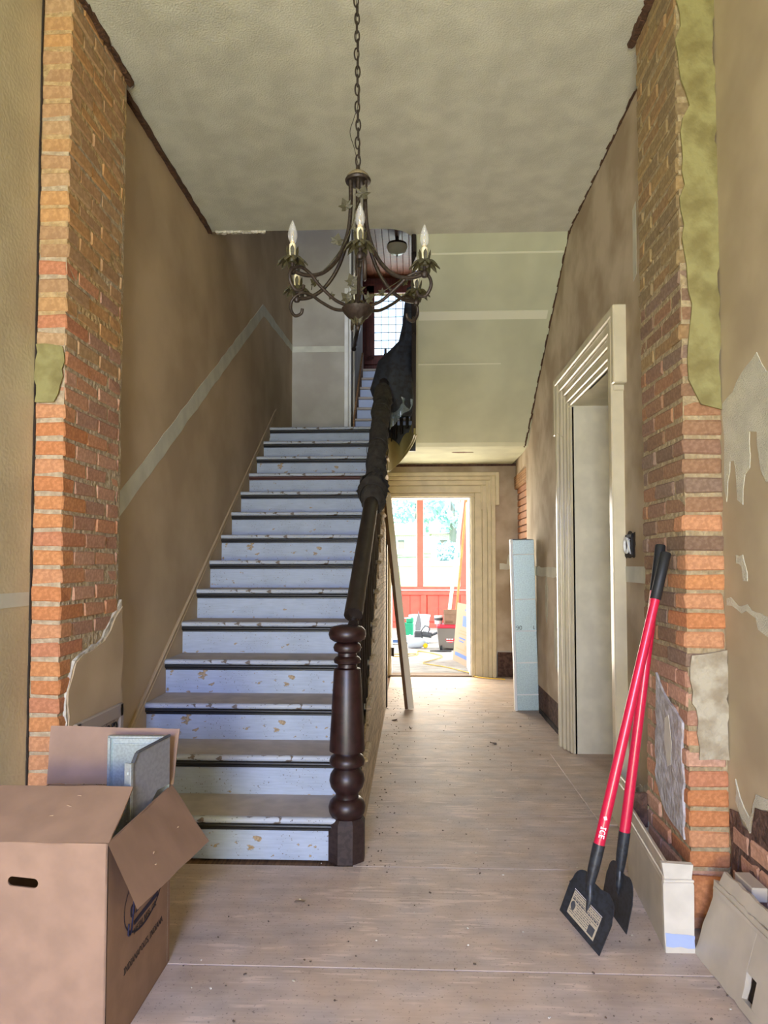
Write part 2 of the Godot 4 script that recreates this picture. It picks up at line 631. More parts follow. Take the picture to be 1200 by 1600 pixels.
# makes the outline of a polygon ragged
func ragged(poly: PackedVector2Array, step: float, amp: float, sd: int) -> PackedVector2Array:
	var g := RandomNumberGenerator.new()
	g.seed = sd
	var out := PackedVector2Array()
	for i in poly.size():
		var a := poly[i]
		var b := poly[(i + 1) % poly.size()]
		var n := maxi(1, int((b - a).length() / step))
		var nr := (b - a).orthogonal().normalized()
		for k in n:
			var p := a.lerp(b, float(k) / n)
			if k > 0:
				p += nr * g.randf_range(-amp, amp)
			out.append(p)
	return out


func P2(a: Array) -> PackedVector2Array:
	var p := PackedVector2Array()
	for i in range(0, a.size(), 2):
		p.append(Vector2(a[i], a[i + 1]))
	return p


func shell() -> void:
	org = Vector3.ZERO
	# floor: subfloor sheets with seams across the hall
	var fb := mb()
	fb.bx(Vector3(-1.6, -0.25, 2.7), Vector3(1.55, -0.012, -8.45))
	var fl := struct("floor", "bare plywood subfloor with dusty worn streaks running through the hall", fb, M.brown_wood)
	var zs := [2.7, 1.1, -0.1, -1.12, -2.338, -3.105, -3.75, -4.62, -5.55, -6.6, -7.45, -8.42]
	for i in zs.size() - 1:
		var xs := [-1.55, 1.22] if i < 5 else ([-0.26, 1.15])
		var q := mb()
		q.box(Vector3((xs[0] + xs[1]) / 2, -0.006, (zs[i] + zs[i + 1]) / 2), Vector3(xs[1] - xs[0] - 0.001, 0.012, absf(zs[i + 1] - zs[i]) - (0.004 if i < 5 else 0.0022)), 0.002)
		put("plywood_sheet", q, M.floor, fl)
	var sq := mb()
	sq.bx(Vector3(0.93, 0.0, -3.62), Vector3(1.5, 0.009, -4.93), 0.002)
	put("plywood_patch", sq, M.floor, fl)
	# ceiling of the hall with the rounded corner of the stair well
	var cp := PackedVector2Array([Vector2(-1.6, 2.7), Vector2(-1.6, -4.83), Vector2(-0.19, -4.83)])
	for i in range(1, 9):
		var a := deg_to_rad(90.0 - i * 11.25)
		cp.append(Vector2(-0.19 + 0.2 * cos(a), -5.03 + 0.2 * sin(a)))
	cp.append(Vector2(0.03, -5.03))
	cp.append(Vector2(1.5, -5.03))
	cp.append(Vector2(1.5, 2.7))
	var cb := mb()
	cb.prism(cp, Vector3(0, CEIL, 0), Vector3.RIGHT, Vector3(0, 0, 1), -0.28)
	var ce := struct("ceiling", "stippled sage plaster ceiling over the entrance hall", cb, M.ceiling)
	# broken plaster along the edges
	for s in [[-1.365, -2.2, -3.28, 0.012], [0.99, -2.2, -3.12, 0.012]]:
		var d := mb(0.012, 60.0)
		for k in 22:
			var z0: float = lerpf(s[1], s[2], k / 22.0)
			var z1: float = lerpf(s[1], s[2], (k + 1) / 22.0)
			d.box(Vector3(s[0] + signf(-s[0]) * 0.012, CEIL - 0.008, (z0 + z1) / 2), Vector3(0.03, 0.022, absf(z1 - z0) * 1.02), 0.003)
		put("broken_plaster", d, M.lath, ce)
	var lip := mb(0.008, 30.0)
	for k in 14:
		lip.box(Vector3(-1.36 + k * 0.025, CEIL - 0.004, -4.83), Vector3(0.026, 0.018, 0.035 - k * 0.001), 0.004)
	put("broken_plaster", lip, M.plaster, ce)
	# upper floor structure and the sloping underside of the return flight
	var so := mb()
	so.prism(P2([4.92, 3.62, 6.90, 2.475, 6.99, 2.45, 8.3, 2.45, 8.3, 2.64, 6.95, 2.64, 5.0, 3.9, 4.92, 3.9]), Vector3(0.03, 0, 0), Vector3(0, 0, -1), Vector3.UP, 1.12)
	struct("ceiling_soffit", "sloping green-tinted plaster soffit under the upper return flight", so, M.soffit)
	var tape := mb()
	for t in [[5.55, 0.085, 0.05, 1.06], [5.06, 0.014, 0.14, 1.09], [6.0, 0.012, 0.05, 0.75]]:
		var y: float = 3.62 - (t[0] - 4.92) * 1.145 / 1.98
		var nrm := Vector3(0, -1.98, 1.145).normalized()
		tape.box(Vector3((t[2] + t[3]) / 2, y, -t[0]) + nrm * 0.001, Vector3(t[3] - t[2], t[1], 0.004), 0.0, Basis(Vector3.RIGHT, Vector3(0, 1.145, 1.98).normalized(), Vector3(0, -1.98, 1.145).normalized()))
	put("drywall_tape", tape, mat("tape", rgb(224, 224, 200), 0.8), get_node("ceiling_soffit"))
	var sc := mb(0.006, 25.0)
	sc.prism(blob_poly(Vector2(0.5, 7.35), Vector2(0.10, 0.03), 14, 4, 0.4), Vector3(0, 2.449, 0), Vector3.RIGHT, Vector3(0, 0, -1), 0.003)
	put("broken_plaster", sc, M.brown_wood, get_node("ceiling_soffit"))
	var land := mb()
	land.bx(Vector3(-1.42, 2.46, -6.93), Vector3(-0.24, 2.64, -8.3))
	land.bx(Vector3(-0.26, 2.452, -6.97), Vector3(0.04, 2.64, -8.3))
	struct("floor_landing", "stair landing floor below the rear steps", land, M.soffit)
	# left wall, near and far
	var wl := mb()
	wl.bx(Vector3(-1.6, 0, -2.95), Vector3(XL, 6.75, -8.3))
	var wls := struct("wall_left", "dull tan plaster wall climbing beside the staircase", wl, M.wall_tan)
	var wn1 := mb()
	wn1.bx(Vector3(-1.62, 0, 2.7), Vector3(-1.48, 3.63, -2.95))
	var wnl := struct("wall_left_front", "olive tan plaster wall nearest the camera beside left brick pier", wn1, M.wall_near_left)
	var b1 := mb()
	b1.prism(P2([0, 1.138, 2.69, 1.138, 2.69, 1.19, 0, 1.21]), Vector3(-1.48, 0, 0), Vector3(0, 0, -1), Vector3.UP, 0.002)
	put("plaster_patch", b1, M.scar, wnl)
	var gap := mb(0.006, 30.0)
	for k in 40:
		gap.box(Vector3(-1.478, 0.09 * k + 0.05, -2.698), Vector3(0.007, 0.095, 0.007), 0.0)
	put("wall_crack", gap, M.crack, wnl)
	# pale scar where a chair rail came off, rising with the stair and dropping over the landing
	var rail := mb()
	rail.prism(ragged(P2([3.26, 1.50 - 0.05, 6.64, 3.66, 8.25, 3.80, 8.25, 3.875, 6.60, 3.76, 3.26, 1.57]), 0.12, 0.006, 3), Vector3(XL, 0, 0), Vector3(0, 0, -1), Vector3.UP, 0.002)
	put("plaster_patch", rail, M.scar, wls)
	var dirt := mb(0.008, 20.0)
	for k in 30:
		var z: float = -3.28 - k * 0.0517
		dirt.box(Vector3(XL + 0.012, CEIL - 0.012, z), Vector3(0.026, 0.026, 0.054), 0.0)
	put("bare_lath", dirt, M.lath, wls)
	# plastered skirt board following the stair
	var sk := mb()
	sk.prism(P2([3.40, 0.02, 3.40, 0.40, 7.15, 2.84, 7.26, 2.90, 7.32, 2.80, 7.32, 2.62, 7.0, 2.6]), Vector3(XL, 0, 0), Vector3(0, 0, -1), Vector3.UP, 0.012)
	sk.beam(Vector3(XL + 0.012, 0.40, -3.40), Vector3(XL + 0.012, 2.86, -7.17), 0.012, 0.010, Vector3.UP, 0.004)
	sk.beam(Vector3(XL + 0.010, 0.36, -3.40), Vector3(XL + 0.010, 2.82, -7.17), 0.010, 0.008, Vector3.UP, 0.003)
	put("stair_skirt", sk, M.wall_tan, wls)
	# right wall with the doorway
	var wr := mb()
	wr.bx(Vector3(XR, 0, -2.95), Vector3(1.46, 6.75, -3.93))
	wr.bx(Vector3(XR, 2.41, -3.93), Vector3(1.46, 6.75, -4.97))
	wr.bx(Vector3(XR, 0, -4.97), Vector3(1.46, 6.75, -5.29))
	wr.bx(Vector3(XR, 0.235, -5.29), Vector3(1.46, 6.75, -6.3))
	wr.prism(P2([1.10, 6.3, 1.134, 7.12, 1.46, 7.12, 1.46, 6.3]), Vector3(0, 0.235, 0), Vector3.RIGHT, Vector3(0, 0, -1), 6.5)
	wr.prism(P2([1.134, 7.12, 1.195, 8.3, 1.46, 8.3, 1.46, 7.12]), Vector3(0, 0.235, 0), Vector3.RIGHT, Vector3(0, 0, -1), 1.3)
	wr.prism(P2([1.134, 7.12, 1.195, 8.3, 1.46, 8.3, 1.46, 7.12]), Vector3(0, 2.30, 0), Vector3.RIGHT, Vector3(0, 0, -1), 4.4)
	var wrs := struct("wall_right", "stained tan plaster wall along the passage on the right", wr, M.wall_right)
	# niche broken through the plaster at the far end: bare brick and a timber lintel
	var nb := mb()
	nb.bx(Vector3(1.27, 1.4, -7.05), Vector3(1.44, 2.5, -8.3))
	put("niche_mortar", nb, M.mortar, wrs)
	for c in 11:
		var y := 1.53 + c * 0.075
		for k in 7:
			var z := -7.08 - k * 0.21 + (0.1 if c % 2 else 0.0)
			brick(wrs, Vector3(1.25, y, z), Vector3(0.08, 0.064, 0.2), "brick%d" % ((c * 3 + k * 5) % 6))
	var li := mb(0.006, 14.0)
	li.box(Vector3(1.225, 2.225, -7.7), Vector3(0.10, 0.15, 1.15), 0.008)
	put("lintel", li, M.raw_wood_h, wrs)
	# skirting gone: dark brick strip at the foot of the wall
	var db := mb(0.010, 9.0)
	for k in 18:
		var z0 := -5.29 - k * 0.165
		db.box(Vector3(1.135 + maxf(0, (k - 6) * 0.006), 0.11, z0 - 0.083), Vector3(0.05, 0.25, 0.17), 0.006)
	put("bare_brick_strip", db, M.dark_base, wrs)
	var dc := mb(0.006, 30.0)
	for k in 14:
		dc.box(Vector3(1.112, 0.018, -5.35 - k * 0.07), Vector3(0.03, 0.04, 0.072), 0.0)
	put("floor_gap", dc, M.crack, wrs)
	for q in [[5.33, 0.95, 0.16, 0.72, 5], [5.55, 0.72, 0.10, 0.38, 6], [5.9, 1.0, 0.14, 0.3, 7]]:
		var pp := mb()
		pp.prism(blob_poly(Vector2(q[0], q[1]), Vector2(q[2] * 0.5, q[3] * 0.5), 22, q[4], 0.35), Vector3(XR, 0, 0), Vector3(0, 0, -1), Vector3.UP, -0.0025)
		put("plaster_patch", pp, M.patch_grey, wrs)
	var st := mb()
	st.prism(ragged(P2([5.3, 1.19, 7.0, 1.19, 7.0, 1.27, 5.3, 1.27]), 0.1, 0.006, 9), Vector3(XR, 0, 0), Vector3(0, 0, -1), Vector3.UP, -0.0022)
	st.prism(P2([3.1, 1.205, 3.72, 1.205, 3.72, 1.285, 3.1, 1.285]), Vector3(XR, 0, 0), Vector3(0, 0, -1), Vector3.UP, -0.0025)
	st.prism(ragged(P2([3.47, 2.72, 3.52, 2.70, 3.52, 3.06, 3.47, 3.08]), 0.1, 0.004, 9), Vector3(XR, 0, 0), Vector3(0, 0, -1), Vector3.UP, -0.0025)
	put("plaster_patch", st, M.scar, wrs)
	var lt := mb(0.008, 30.0)
	for k in 64:
		var z := -3.3 - k * 0.0584
		var y := CEIL if z > -4.92 else CEIL - (-z - 4.92) * 0.578
		lt.box(Vector3(XR - 0.002 - 0.004 * sin(k * 2.1), maxf(y, 2.47) - 0.004, z), Vector3(0.012, 0.016 if k > 26 else 0.006, 0.07), 0.0, Basis(Vector3.RIGHT, -0.524 if k > 26 else 0.0))
	put("bare_lath", lt, M.lath, wrs)
	var wr2 := mb()
	wr2.bx(Vector3(1.125, 0.30, 2.7), Vector3(1.46, 3.63, -2.95))
	wr2.bx(Vector3(1.16, 0, 2.7), Vector3(1.46, 0.31, -2.95))
	var wrn := struct("wall_right_front", "brown tan plaster wall nearest the camera with peeling pale patches", wr2, M.wall_near)
	right_front_wear(wrn)
	# back wall with the porch doorway below and the step passage above
	var wb := mb()
	wb.bx(Vector3(-1.6, 0, -8.25), Vector3(-0.72, 6.75, -8.5))
	wb.bx(Vector3(-0.72, 0, -8.25), Vector3(-0.25, 2.64, -8.5))
	wb.bx(Vector3(-0.25, 2.075, -8.25), Vector3(0.67, 2.64, -8.5))
	wb.bx(Vector3(0.67, 0.26, -8.25), Vector3(1.5, 2.64, -8.5))
	wb.bx(Vector3(0.67, 0, -8.275), Vector3(1.5, 0.27, -8.5))
	wb.bx(Vector3(0.95, 2.64, -8.25), Vector3(1.5, 6.75, -8.5))
	wb.bx(Vector3(-0.72, 6.3, -8.25), Vector3(0.95, 6.75, -8.5))
	var wbs := struct("wall_back", "plaster wall around the porch doorway at the end of the passage", wb, M.wall_stair)
	var lo := mb()
	lo.bx(Vector3(0.66, 0.30, -8.249), Vector3(1.22, 2.46, -8.2465))
	lo.bx(Vector3(-0.25, 2.30, -8.249), Vector3(0.66, 2.46, -8.2465))
	put("wall_paint", lo, M.wall_right, wbs)
	var bs2 := mb(0.008, 20.0)
	bs2.box(Vector3(1.09, 0.14, -8.262), Vector3(0.24, 0.28, 0.03), 0.005)
	bs2.box(Vector3(0.5, 2.442, -8.24), Vector3(1.4, 0.03, 0.02), 0.003)
	put("bare_brick_strip", bs2, M.dark_base, wbs)
	var bp := mb()
	bp.prism(ragged(P2([1.0, 1.23, 1.2, 1.23, 1.2, 1.38, 1.10, 1.40, 1.08, 1.29, 1.0, 1.30]), 0.04, 0.012, 3), Vector3(0, 0, -8.246), Vector3.RIGHT, Vector3.UP, 0.003)
	bp.prism(P2([-1.42, 3.79, -0.80, 3.79, -0.80, 3.86, -1.42, 3.86]), Vector3(0, 0, -8.249), Vector3.RIGHT, Vector3.UP, 0.003)
	put("plaster_patch", bp, M.scar, wbs)
	var tr := mb()
	tr.bx(Vector3(-0.80, 2.66, -8.25), Vector3(-0.755, 4.55, -8.232), 0.004)
	tr.bx(Vector3(-0.745, 2.66, -8.25), Vector3(-0.72, 6.2, -8.225), 0.004)
	put("door_casing", tr, M.white_wood, wbs)
	# closed parts of the building that the light must not enter
	var wf := mb()
	wf.bx(Vector3(-1.62, 0, 2.6), Vector3(-1.15, 3.62, 2.8))
	wf.bx(Vector3(0.15, 0, 2.6), Vector3(1.46, 3.62, 2.8))
	wf.bx(Vector3(-1.35, 2.75, 2.6), Vector3(0.4, 4.8, 2.8))
	wf.bx(Vector3(-1.62, 3.62, 2.6), Vector3(-0.8, 6.75, 2.8))
	wf.bx(Vector3(0.4, 3.62, 2.6), Vector3(1.46, 6.75, 2.8))
	wf.bx(Vector3(-0.8, 6.4, 2.6), Vector3(0.4, 6.75, 2.8))
	struct("wall_front", "front wall with the entrance opening behind the camera", wf, M.wall_near)
	var up := mb()
	up.bx(Vector3(-1.6, 6.66, 2.8), Vector3(1.5, 6.8, -8.3))
	up.bx(Vector3(-1.6, 3.9, 2.8), Vector3(XL, 6.7, -2.95))
	up.bx(Vector3(1.1, 3.9, 2.8), Vector3(1.46, 6.7, -2.95))
	struct("ceiling_upper", "ceiling over the upstairs hall", up, M.ceiling)
	var sd := mb()
	sd.bx(Vector3(1.44, 0, -3.0), Vector3(2.6, 2.9, -3.1))
	sd.bx(Vector3(1.44, 0, -5.8), Vector3(2.6, 2.9, -5.9))
	sd.bx(Vector3(2.5, 0, -3.0), Vector3(2.6, 2.9, -5.9))
	sd.bx(Vector3(1.44, 2.9, -3.0), Vector3(2.6, 3.0, -5.9))
	sd.bx(Vector3(1.44, -0.1, -3.0), Vector3(2.6, 0.0, -5.9))
	struct("wall_side_room", "plain walls of the room behind the right doorway", sd, M.wall_right)


func right_front_wear(w: Node3D) -> void:
	var o := Vector3(1.125, 0, 0)
	var u := Vector3(0, 0, -1)
	var q := mb()
	q.prism(ragged(P2([2.585, 1.52, 2.60, 1.60, 2.60, 1.88, 2.52, 1.90, 2.45, 1.95, 2.34, 1.99, 2.28, 1.91, 2.2, 1.89, 2.2, 1.55, 2.30, 1.56, 2.33, 1.60, 2.35, 1.73, 2.40, 1.74, 2.405, 1.62, 2.44, 1.60, 2.46, 1.50, 2.50, 1.52, 2.52, 1.66, 2.55, 1.66]), 0.035, 0.008, 11), o, u, Vector3.UP, -0.0025)
	q.prism(ragged(P2([2.60, 1.175, 2.2, 1.13, 2.2, 1.06, 2.34, 1.075, 2.42, 1.13, 2.52, 1.14, 2.60, 1.15]), 0.03, 0.012, 12), o, u, Vector3.UP, -0.0025)
	q.prism(ragged(P2([2.52, 1.33, 2.47, 1.33, 2.44, 1.27, 2.44, 1.24, 2.47, 1.24, 2.48, 1.29, 2.52, 1.30]), 0.02, 0.005, 13), o, u, Vector3.UP, -0.0025)
	q.prism(ragged(P2([2.56, 0.47, 2.52, 0.43, 2.46, 0.40, 2.40, 0.50, 2.3, 0.53, 2.3, 0.56, 2.41, 0.545, 2.46, 0.45, 2.53, 0.50, 2.56, 0.55]), 0.03, 0.006, 14), o, u, Vector3.UP, -0.004)
	put("plaster_patch", q, M.patch_grey, w)
	var d := mb(0.012, 16.0)
	d.prism(ragged(P2([2.6, 0.0, 2.6, 0.43, 2.54, 0.44, 2.46, 0.40, 2.41, 0.50, 2.3, 0.53, 1.9, 0.5, 1.9, 0.0]), 0.04, 0.012, 15), o + Vector3(-0.001, 0, 0), u, Vector3.UP, -0.003)
	put("broken_plaster", d, M.dark_base, w)
	for i in 8:
		brick(w, Vector3(1.125, 0.13 + 0.075 * (i / 2), -2.33 - 0.13 * (i % 2) - (0.06 if (i / 2) % 2 else 0.0)), Vector3(0.02, 0.06, 0.12), "brick%d" % (i % 4 + 2))


func brick(parent: Node3D, c: Vector3, s: Vector3, material: String) -> void:
	var v := int(absf(c.x * 31.0 + c.y * 97.0 + c.z * 57.0)) % 3
	var key := "%d_%d_%d_%d" % [roundi(s.x * 100), roundi(s.y * 200), roundi(s.z * 100), v]
	if not brick_cache.has(key):
		var keep := org
		org = Vector3.ZERO
		var b := mb(0.006, 22.0 + v)
		b.box(Vector3(v * 3.0, v * 1.7, 0), s, 0.006)
		org = keep
		# shift back to the middle
		var o2 := MB.new(Vector3(v * 3.0, v * 1.7, 0), wn)
		o2.amp = b.amp
		o2.freq = b.freq
		o2.box(Vector3(v * 3.0, v * 1.7, 0), s, 0.006)
		brick_cache[key] = o2.done()
	var o := MeshInstance3D.new()
	o.name = "brick"
	o.mesh = brick_cache[key]
	o.material_override = M[material]
	o.position = c - (parent.position if parent.get_parent() == self else Vector3.ZERO)
	o.rotation = Vector3(sin(c.y * 91.0 + c.z * 13.0), sin(c.y * 57.0 + c.z * 29.0), sin(c.y * 73.0 + c.x * 17.0)) * 0.012
	parent.add_child(o, true)


func pier_left() -> void:
	org = Vector3.ZERO
	var core := mb(0.004, 18.0)
	for k in 46:
		core.box(Vector3(-1.49, 0.04 + k * 0.08, -2.98), Vector3(0.248, 0.082, 0.546), 0.0)
	var p := struct("wall_pier_left", "exposed orange brick pier left of the staircase", core, M.mortar)
	var upper := mb(0.004, 18.0)
	for k in 17:
		upper.box(Vector3(-1.49, 2.32 + k * 0.08, -2.98), Vector3(0.249, 0.082, 0.547), 0.0)
	put("mortar", upper, M.mortar_dusty, p)
	rng.seed = 12
	var h := 0.0715
	for c in 51:
		var y := 0.035 + c * h
		var dusty := y > 2.35 + rng.randf_range(-0.25, 0.25)
		var lens := [0.2, 0.2, 0.13] if c % 2 else [0.1, 0.2, 0.2, 0.03]
		var z := -2.70
		for i in lens.size():
			var L: float = lens[i]
			L = minf(L, 3.262 + z)
			if L < 0.025:
				break
			var low: bool = y < 0.98 - 0.12 * absf(z + 2.98)
			if i == 0:
				# corner brick, seen from two sides
				if not (y > 1.92 and y < 2.16):
					brick(p, Vector3(-1.42 + rng.randf_range(-0.003, 0.003), y, z - L / 2), Vector3(0.12, 0.058, L - 0.006), ("orange%d" % rng.randi_range(0, 3)) if not dusty else "dusty%d" % rng.randi_range(0, 4))
				elif not low:
					brick(p, Vector3(-1.42, y, z - L / 2 - 0.006), Vector3(0.118, 0.058, L - 0.01), "brick%d" % rng.randi_range(0, 5))
			elif not low:
				brick(p, Vector3(-1.392 + rng.randf_range(-0.003, 0.003), y, z - L / 2), Vector3(0.06, 0.058, L - 0.011), ("brick%d" % rng.randi_range(0, 5)) if not dusty else "dusty%d" % rng.randi_range(0, 4))
			z -= L
	# plaster left on the front and at the foot
	var f := mb()
	f.prism(ragged(P2([-1.475, 1.93, -1.40, 1.93, -1.375, 2.00, -1.365, 2.03, -1.37, 2.15, -1.475, 2.16]), 0.03, 0.008, 5), Vector3(0, 0, -2.698), Vector3.RIGHT, Vector3.UP, 0.006)
	put("plaster_patch", f, M.olive_plaster, p)
	var s := mb()
	s.prism(ragged(P2([2.76, 0.0, 2.76, 0.80, 2.82, 0.90, 2.95, 0.93, 3.08, 0.96, 3.19, 1.05, 3.27, 1.10, 3.27, 0.0]), 0.05, 0.012, 8), Vector3(-1.366, 0, 0), Vector3(0, 0, -1), Vector3.UP, 0.016)
	put("plaster_patch", s, M.wall_tan, p)
	var e := mb(0.004, 40.0)
	e.prism(ragged(P2([2.755, 0.0, 2.755, 0.80, 2.815, 0.91, 2.95, 0.945, 3.08, 0.975, 3.19, 1.07, 3.27, 1.13, 3.27, 0.0]), 0.03, 0.008, 9), Vector3(-1.3665, 0, 0), Vector3(0, 0, -1), Vector3.UP, 0.011)
	put("plaster_edge", e, M.plaster, p)
	org = Vector3.ZERO


func pier_right() -> void:
	org = Vector3.ZERO
	var core := mb(0.005, 18.0)
	for k in 46:
		core.box(Vector3(1.12, 0.04 + k * 0.08, -2.855), Vector3(0.256, 0.082, 0.458), 0.0)
	var p := struct("wall_pier_right", "worn red brick pier behind the pink-handled scrapers", core, M.mortar_tan)
	var upper := mb(0.005, 18.0)
	for k in 24:
		upper.box(Vector3(1.12, 1.76 + k * 0.08, -2.855), Vector3(0.257, 0.082, 0.459), 0.0)
	put("mortar", upper, M.mortar_tan, p)
	rng.seed = 31
	var h := 0.0705
	for c in 51:
		var y := 0.035 + c * h
		var dusty := y > 2.2 + rng.randf_range(-0.3, 0.3)
		var lens := [0.2, 0.2, 0.07] if c % 2 else [0.1, 0.2, 0.17]
		var z := -2.615
		var front: bool = (y < 0.58) or (y > 0.98 and y < 1.86)
		for i in lens.size():
			var L: float = lens[i]
			var jit := rng.randf_range(-0.005, 0.005)
			var m := ("brick%d" if y < 0.9 else "brown_brick%d") % rng.randi_range(0, 5)
			if dusty:
				m = "dull%d" % rng.randi_range(0, 3)
			if i == 0:
				if front:
					brick(p, Vector3(1.056 + jit, y, z - L / 2), Vector3(0.142, 0.056, L - 0.008), ("orange%d" % rng.randi_range(0, 3)) if not dusty and y < 1.5 and rng.randf() < 0.75 else m)
				else:
					brick(p, Vector3(1.056 + jit, y, z - L / 2 - 0.004), Vector3(0.142, 0.056, L - 0.012), m)
			else:
				brick(p, Vector3(1.02 + jit, y, z - L / 2), Vector3(0.07, 0.056, L - 0.012), m)
			z -= L
	var f := mb()
	f.prism(ragged(P2([1.008, 1.97, 1.02, 2.2, 1.0, 2.45, 0.995, 2.9, 1.03, 3.0, 0.99, 3.2, 1.0, 3.62, 1.125, 3.62, 1.125, 1.86, 1.05, 1.88]), 0.05, 0.012, 17), Vector3(0, 0, -2.614), Vector3.RIGHT, Vector3.UP, 0.007)
	put("plaster_patch", f, M.olive_plaster, p)
	var f2 := mb()
	f2.prism(ragged(P2([1.0, 0.97, 1.125, 0.99, 1.125, 0.60, 1.02, 0.60, 1.012, 0.78, 0.998, 0.80]), 0.04, 0.010, 18), Vector3(0, 0, -2.614), Vector3.RIGHT, Vector3.UP, 0.007)
	put("plaster_patch", f2, mat("grey_plaster", rgb(178, 168, 144), 0.95, T.stain, 0.5, T.rough, 0.3), p)
	# painted board scar low on the hall side
	var s := mb(0.003, 30.0)
	s.prism(ragged(P2([2.66, 0.30, 2.66, 0.72, 2.86, 0.80, 2.93, 0.86, 2.945, 0.42, 2.84, 0.34]), 0.04, 0.010, 19), Vector3(0.986, 0, 0), Vector3(0, 0, -1), Vector3.UP, -0.009)
	put("painted_patch", s, mat("scraped_paint", rgb(186, 182, 182), 0.8, T.stain, 0.3, T.rough, 0.3), p)
	var s2 := mb()
	s2.prism(ragged(P2([2.76, 0.62, 2.79, 0.72, 2.83, 0.70, 2.84, 0.62, 2.81, 0.52, 2.77, 0.54]), 0.03, 0.003, 20), Vector3(0.978, 0, 0), Vector3(0, 0, -1), Vector3.UP, -0.002)
	put("cloth_tape", s2, M.paint_white, p)
	var r := mb(0.01, 12.0)
	r.box(Vector3(1.03, 0.13, -2.60), Vector3(0.13, 0.14, 0.05), 0.02)
	put("broken_brick", r, M.orange1, p)
	org = Vector3.ZERO


# mitred casing of stepped bands with crossette ears; u across, n out of the wall
func casing(parent: Node3D, o: Vector3, u: Vector3, n: Vector3, w: float, h: float, bands: Array, material: Material, ear_from: int, ear: float, ear_drop: float, left := true) -> void:
	var d := 0.0
	for i in bands.size():
		var b: Array = bands[i]   # [width, projection, thickness]
		var a: float = d
		var e: float = d + b[0]
		var bs := Basis(u, Vector3.UP, n)
		var m := mb()
		var x: float = ear if i >= ear_from else 0.0
		for side in ([-1.0, 1.0] if left else [1.0]):
			var c: float = side * (w / 2 + (a + e) / 2)
			m.box(o + u * c + Vector3.UP * ((h + a) / 2) + n * (b[1] / 2 - 0.01), Vector3(b[0], h + a, b[1] + 0.02), 0.006, bs)
			if x > 0.0:
				var top: float = h + e
				var low: float = h - ear_drop + d * 0.5
				m.box(o + u * (side * (w / 2 + (a + e) / 2 + x)) + Vector3.UP * ((top + low) / 2) + n * (b[1] / 2 - 0.009), Vector3(b[0] + 0.002, top - low, b[1] + 0.022), 0.006, bs)
				m.box(o + u * (side * (w / 2 + a + x / 2)) + Vector3.UP * ((h + a + low) / 2) + n * (b[1] / 2 - 0.012), Vector3(x + b[0] * 0.5, h + a - low, b[1] + 0.016), 0.004, bs)
		m.box(o + Vector3.UP * (h + (a + e) / 2) + n * (b[1] / 2 - 0.01), Vector3(w + 2 * e + 2 * x, b[0], b[1] + 0.02), 0.006, bs)
		put("casing_band", m, material, parent)
		d = e


func doorways() -> void:
	org = Vector3.ZERO
	# doorway in the right wall
	var j := mb()
	j.bx(Vector3(1.10, 0, -4.93), Vector3(1.47, 2.40, -4.97), 0.003)
	j.bx(Vector3(1.10, 0, -3.93), Vector3(1.47, 2.40, -3.97), 0.003)
	j.bx(Vector3(1.10, 2.39, -3.93), Vector3(1.47, 2.43, -4.97), 0.003)
	var d := struct("door_1", "deep cream doorway with stepped eared casing in the right wall", j, M.cream)
	casing(d, Vector3(XR, 0, -4.45), Vector3(0, 0, 1), Vector3(-1, 0, 0), 0.96, 2.39, [[0.035, 0.012], [0.055, 0.022], [0.05, 0.034], [0.06, 0.05], [0.05, 0.064]], M.cream_gloss, 3, 0.06, 0.26)
	var dp := mb()
	dp.bx(Vector3(1.42, 0.01, -3.97), Vector3(1.46, 2.39, -4.93), 0.003)
	put("door_leaf", dp, M.cream, d)
	# far doorway to the porch
	var k := mb()
	k.bx(Vector3(0.655, 0, -8.24), Vector3(0.69, 2.07, -8.52), 0.003)
	k.bx(Vector3(-0.26, 0, -8.24), Vector3(-0.245, 2.07, -8.52), 0.003)
	k.bx(Vector3(-0.26, 2.055, -8.24), Vector3(0.69, 2.09, -8.52), 0.003)
	var p := struct("door_2", "open doorway to the sunlit porch with wide stepped casing", k, M.white_wood)
	casing(p, Vector3(0.205, 0, -8.25), Vector3.RIGHT, Vector3(0, 0, 1), 0.93, 2.07, [[0.045, 0.024], [0.085, 0.034], [0.06, 0.046], [0.045, 0.06], [0.045, 0.074]], M.casing_olive, 2, 0.045, 0.22)
	var th := mb()
	th.box(Vector3(0.2, 0.0, -8.33), Vector3(0.95, 0.03, 0.22), 0.006)
	put("threshold", th, M.debris, p)
	var hg := mb()
	for y in [0.28]:
		hg.box(Vector3(-0.235, y, -8.235), Vector3(0.022, 0.1, 0.02), 0.003)
		hg.tube([Vector3(-0.224, y - 0.05, -8.225), Vector3(-0.224, y + 0.05, -8.225)], 0.008, 8)
	put("hinge", hg, M.bronze, p)
	org = Vector3.ZERO


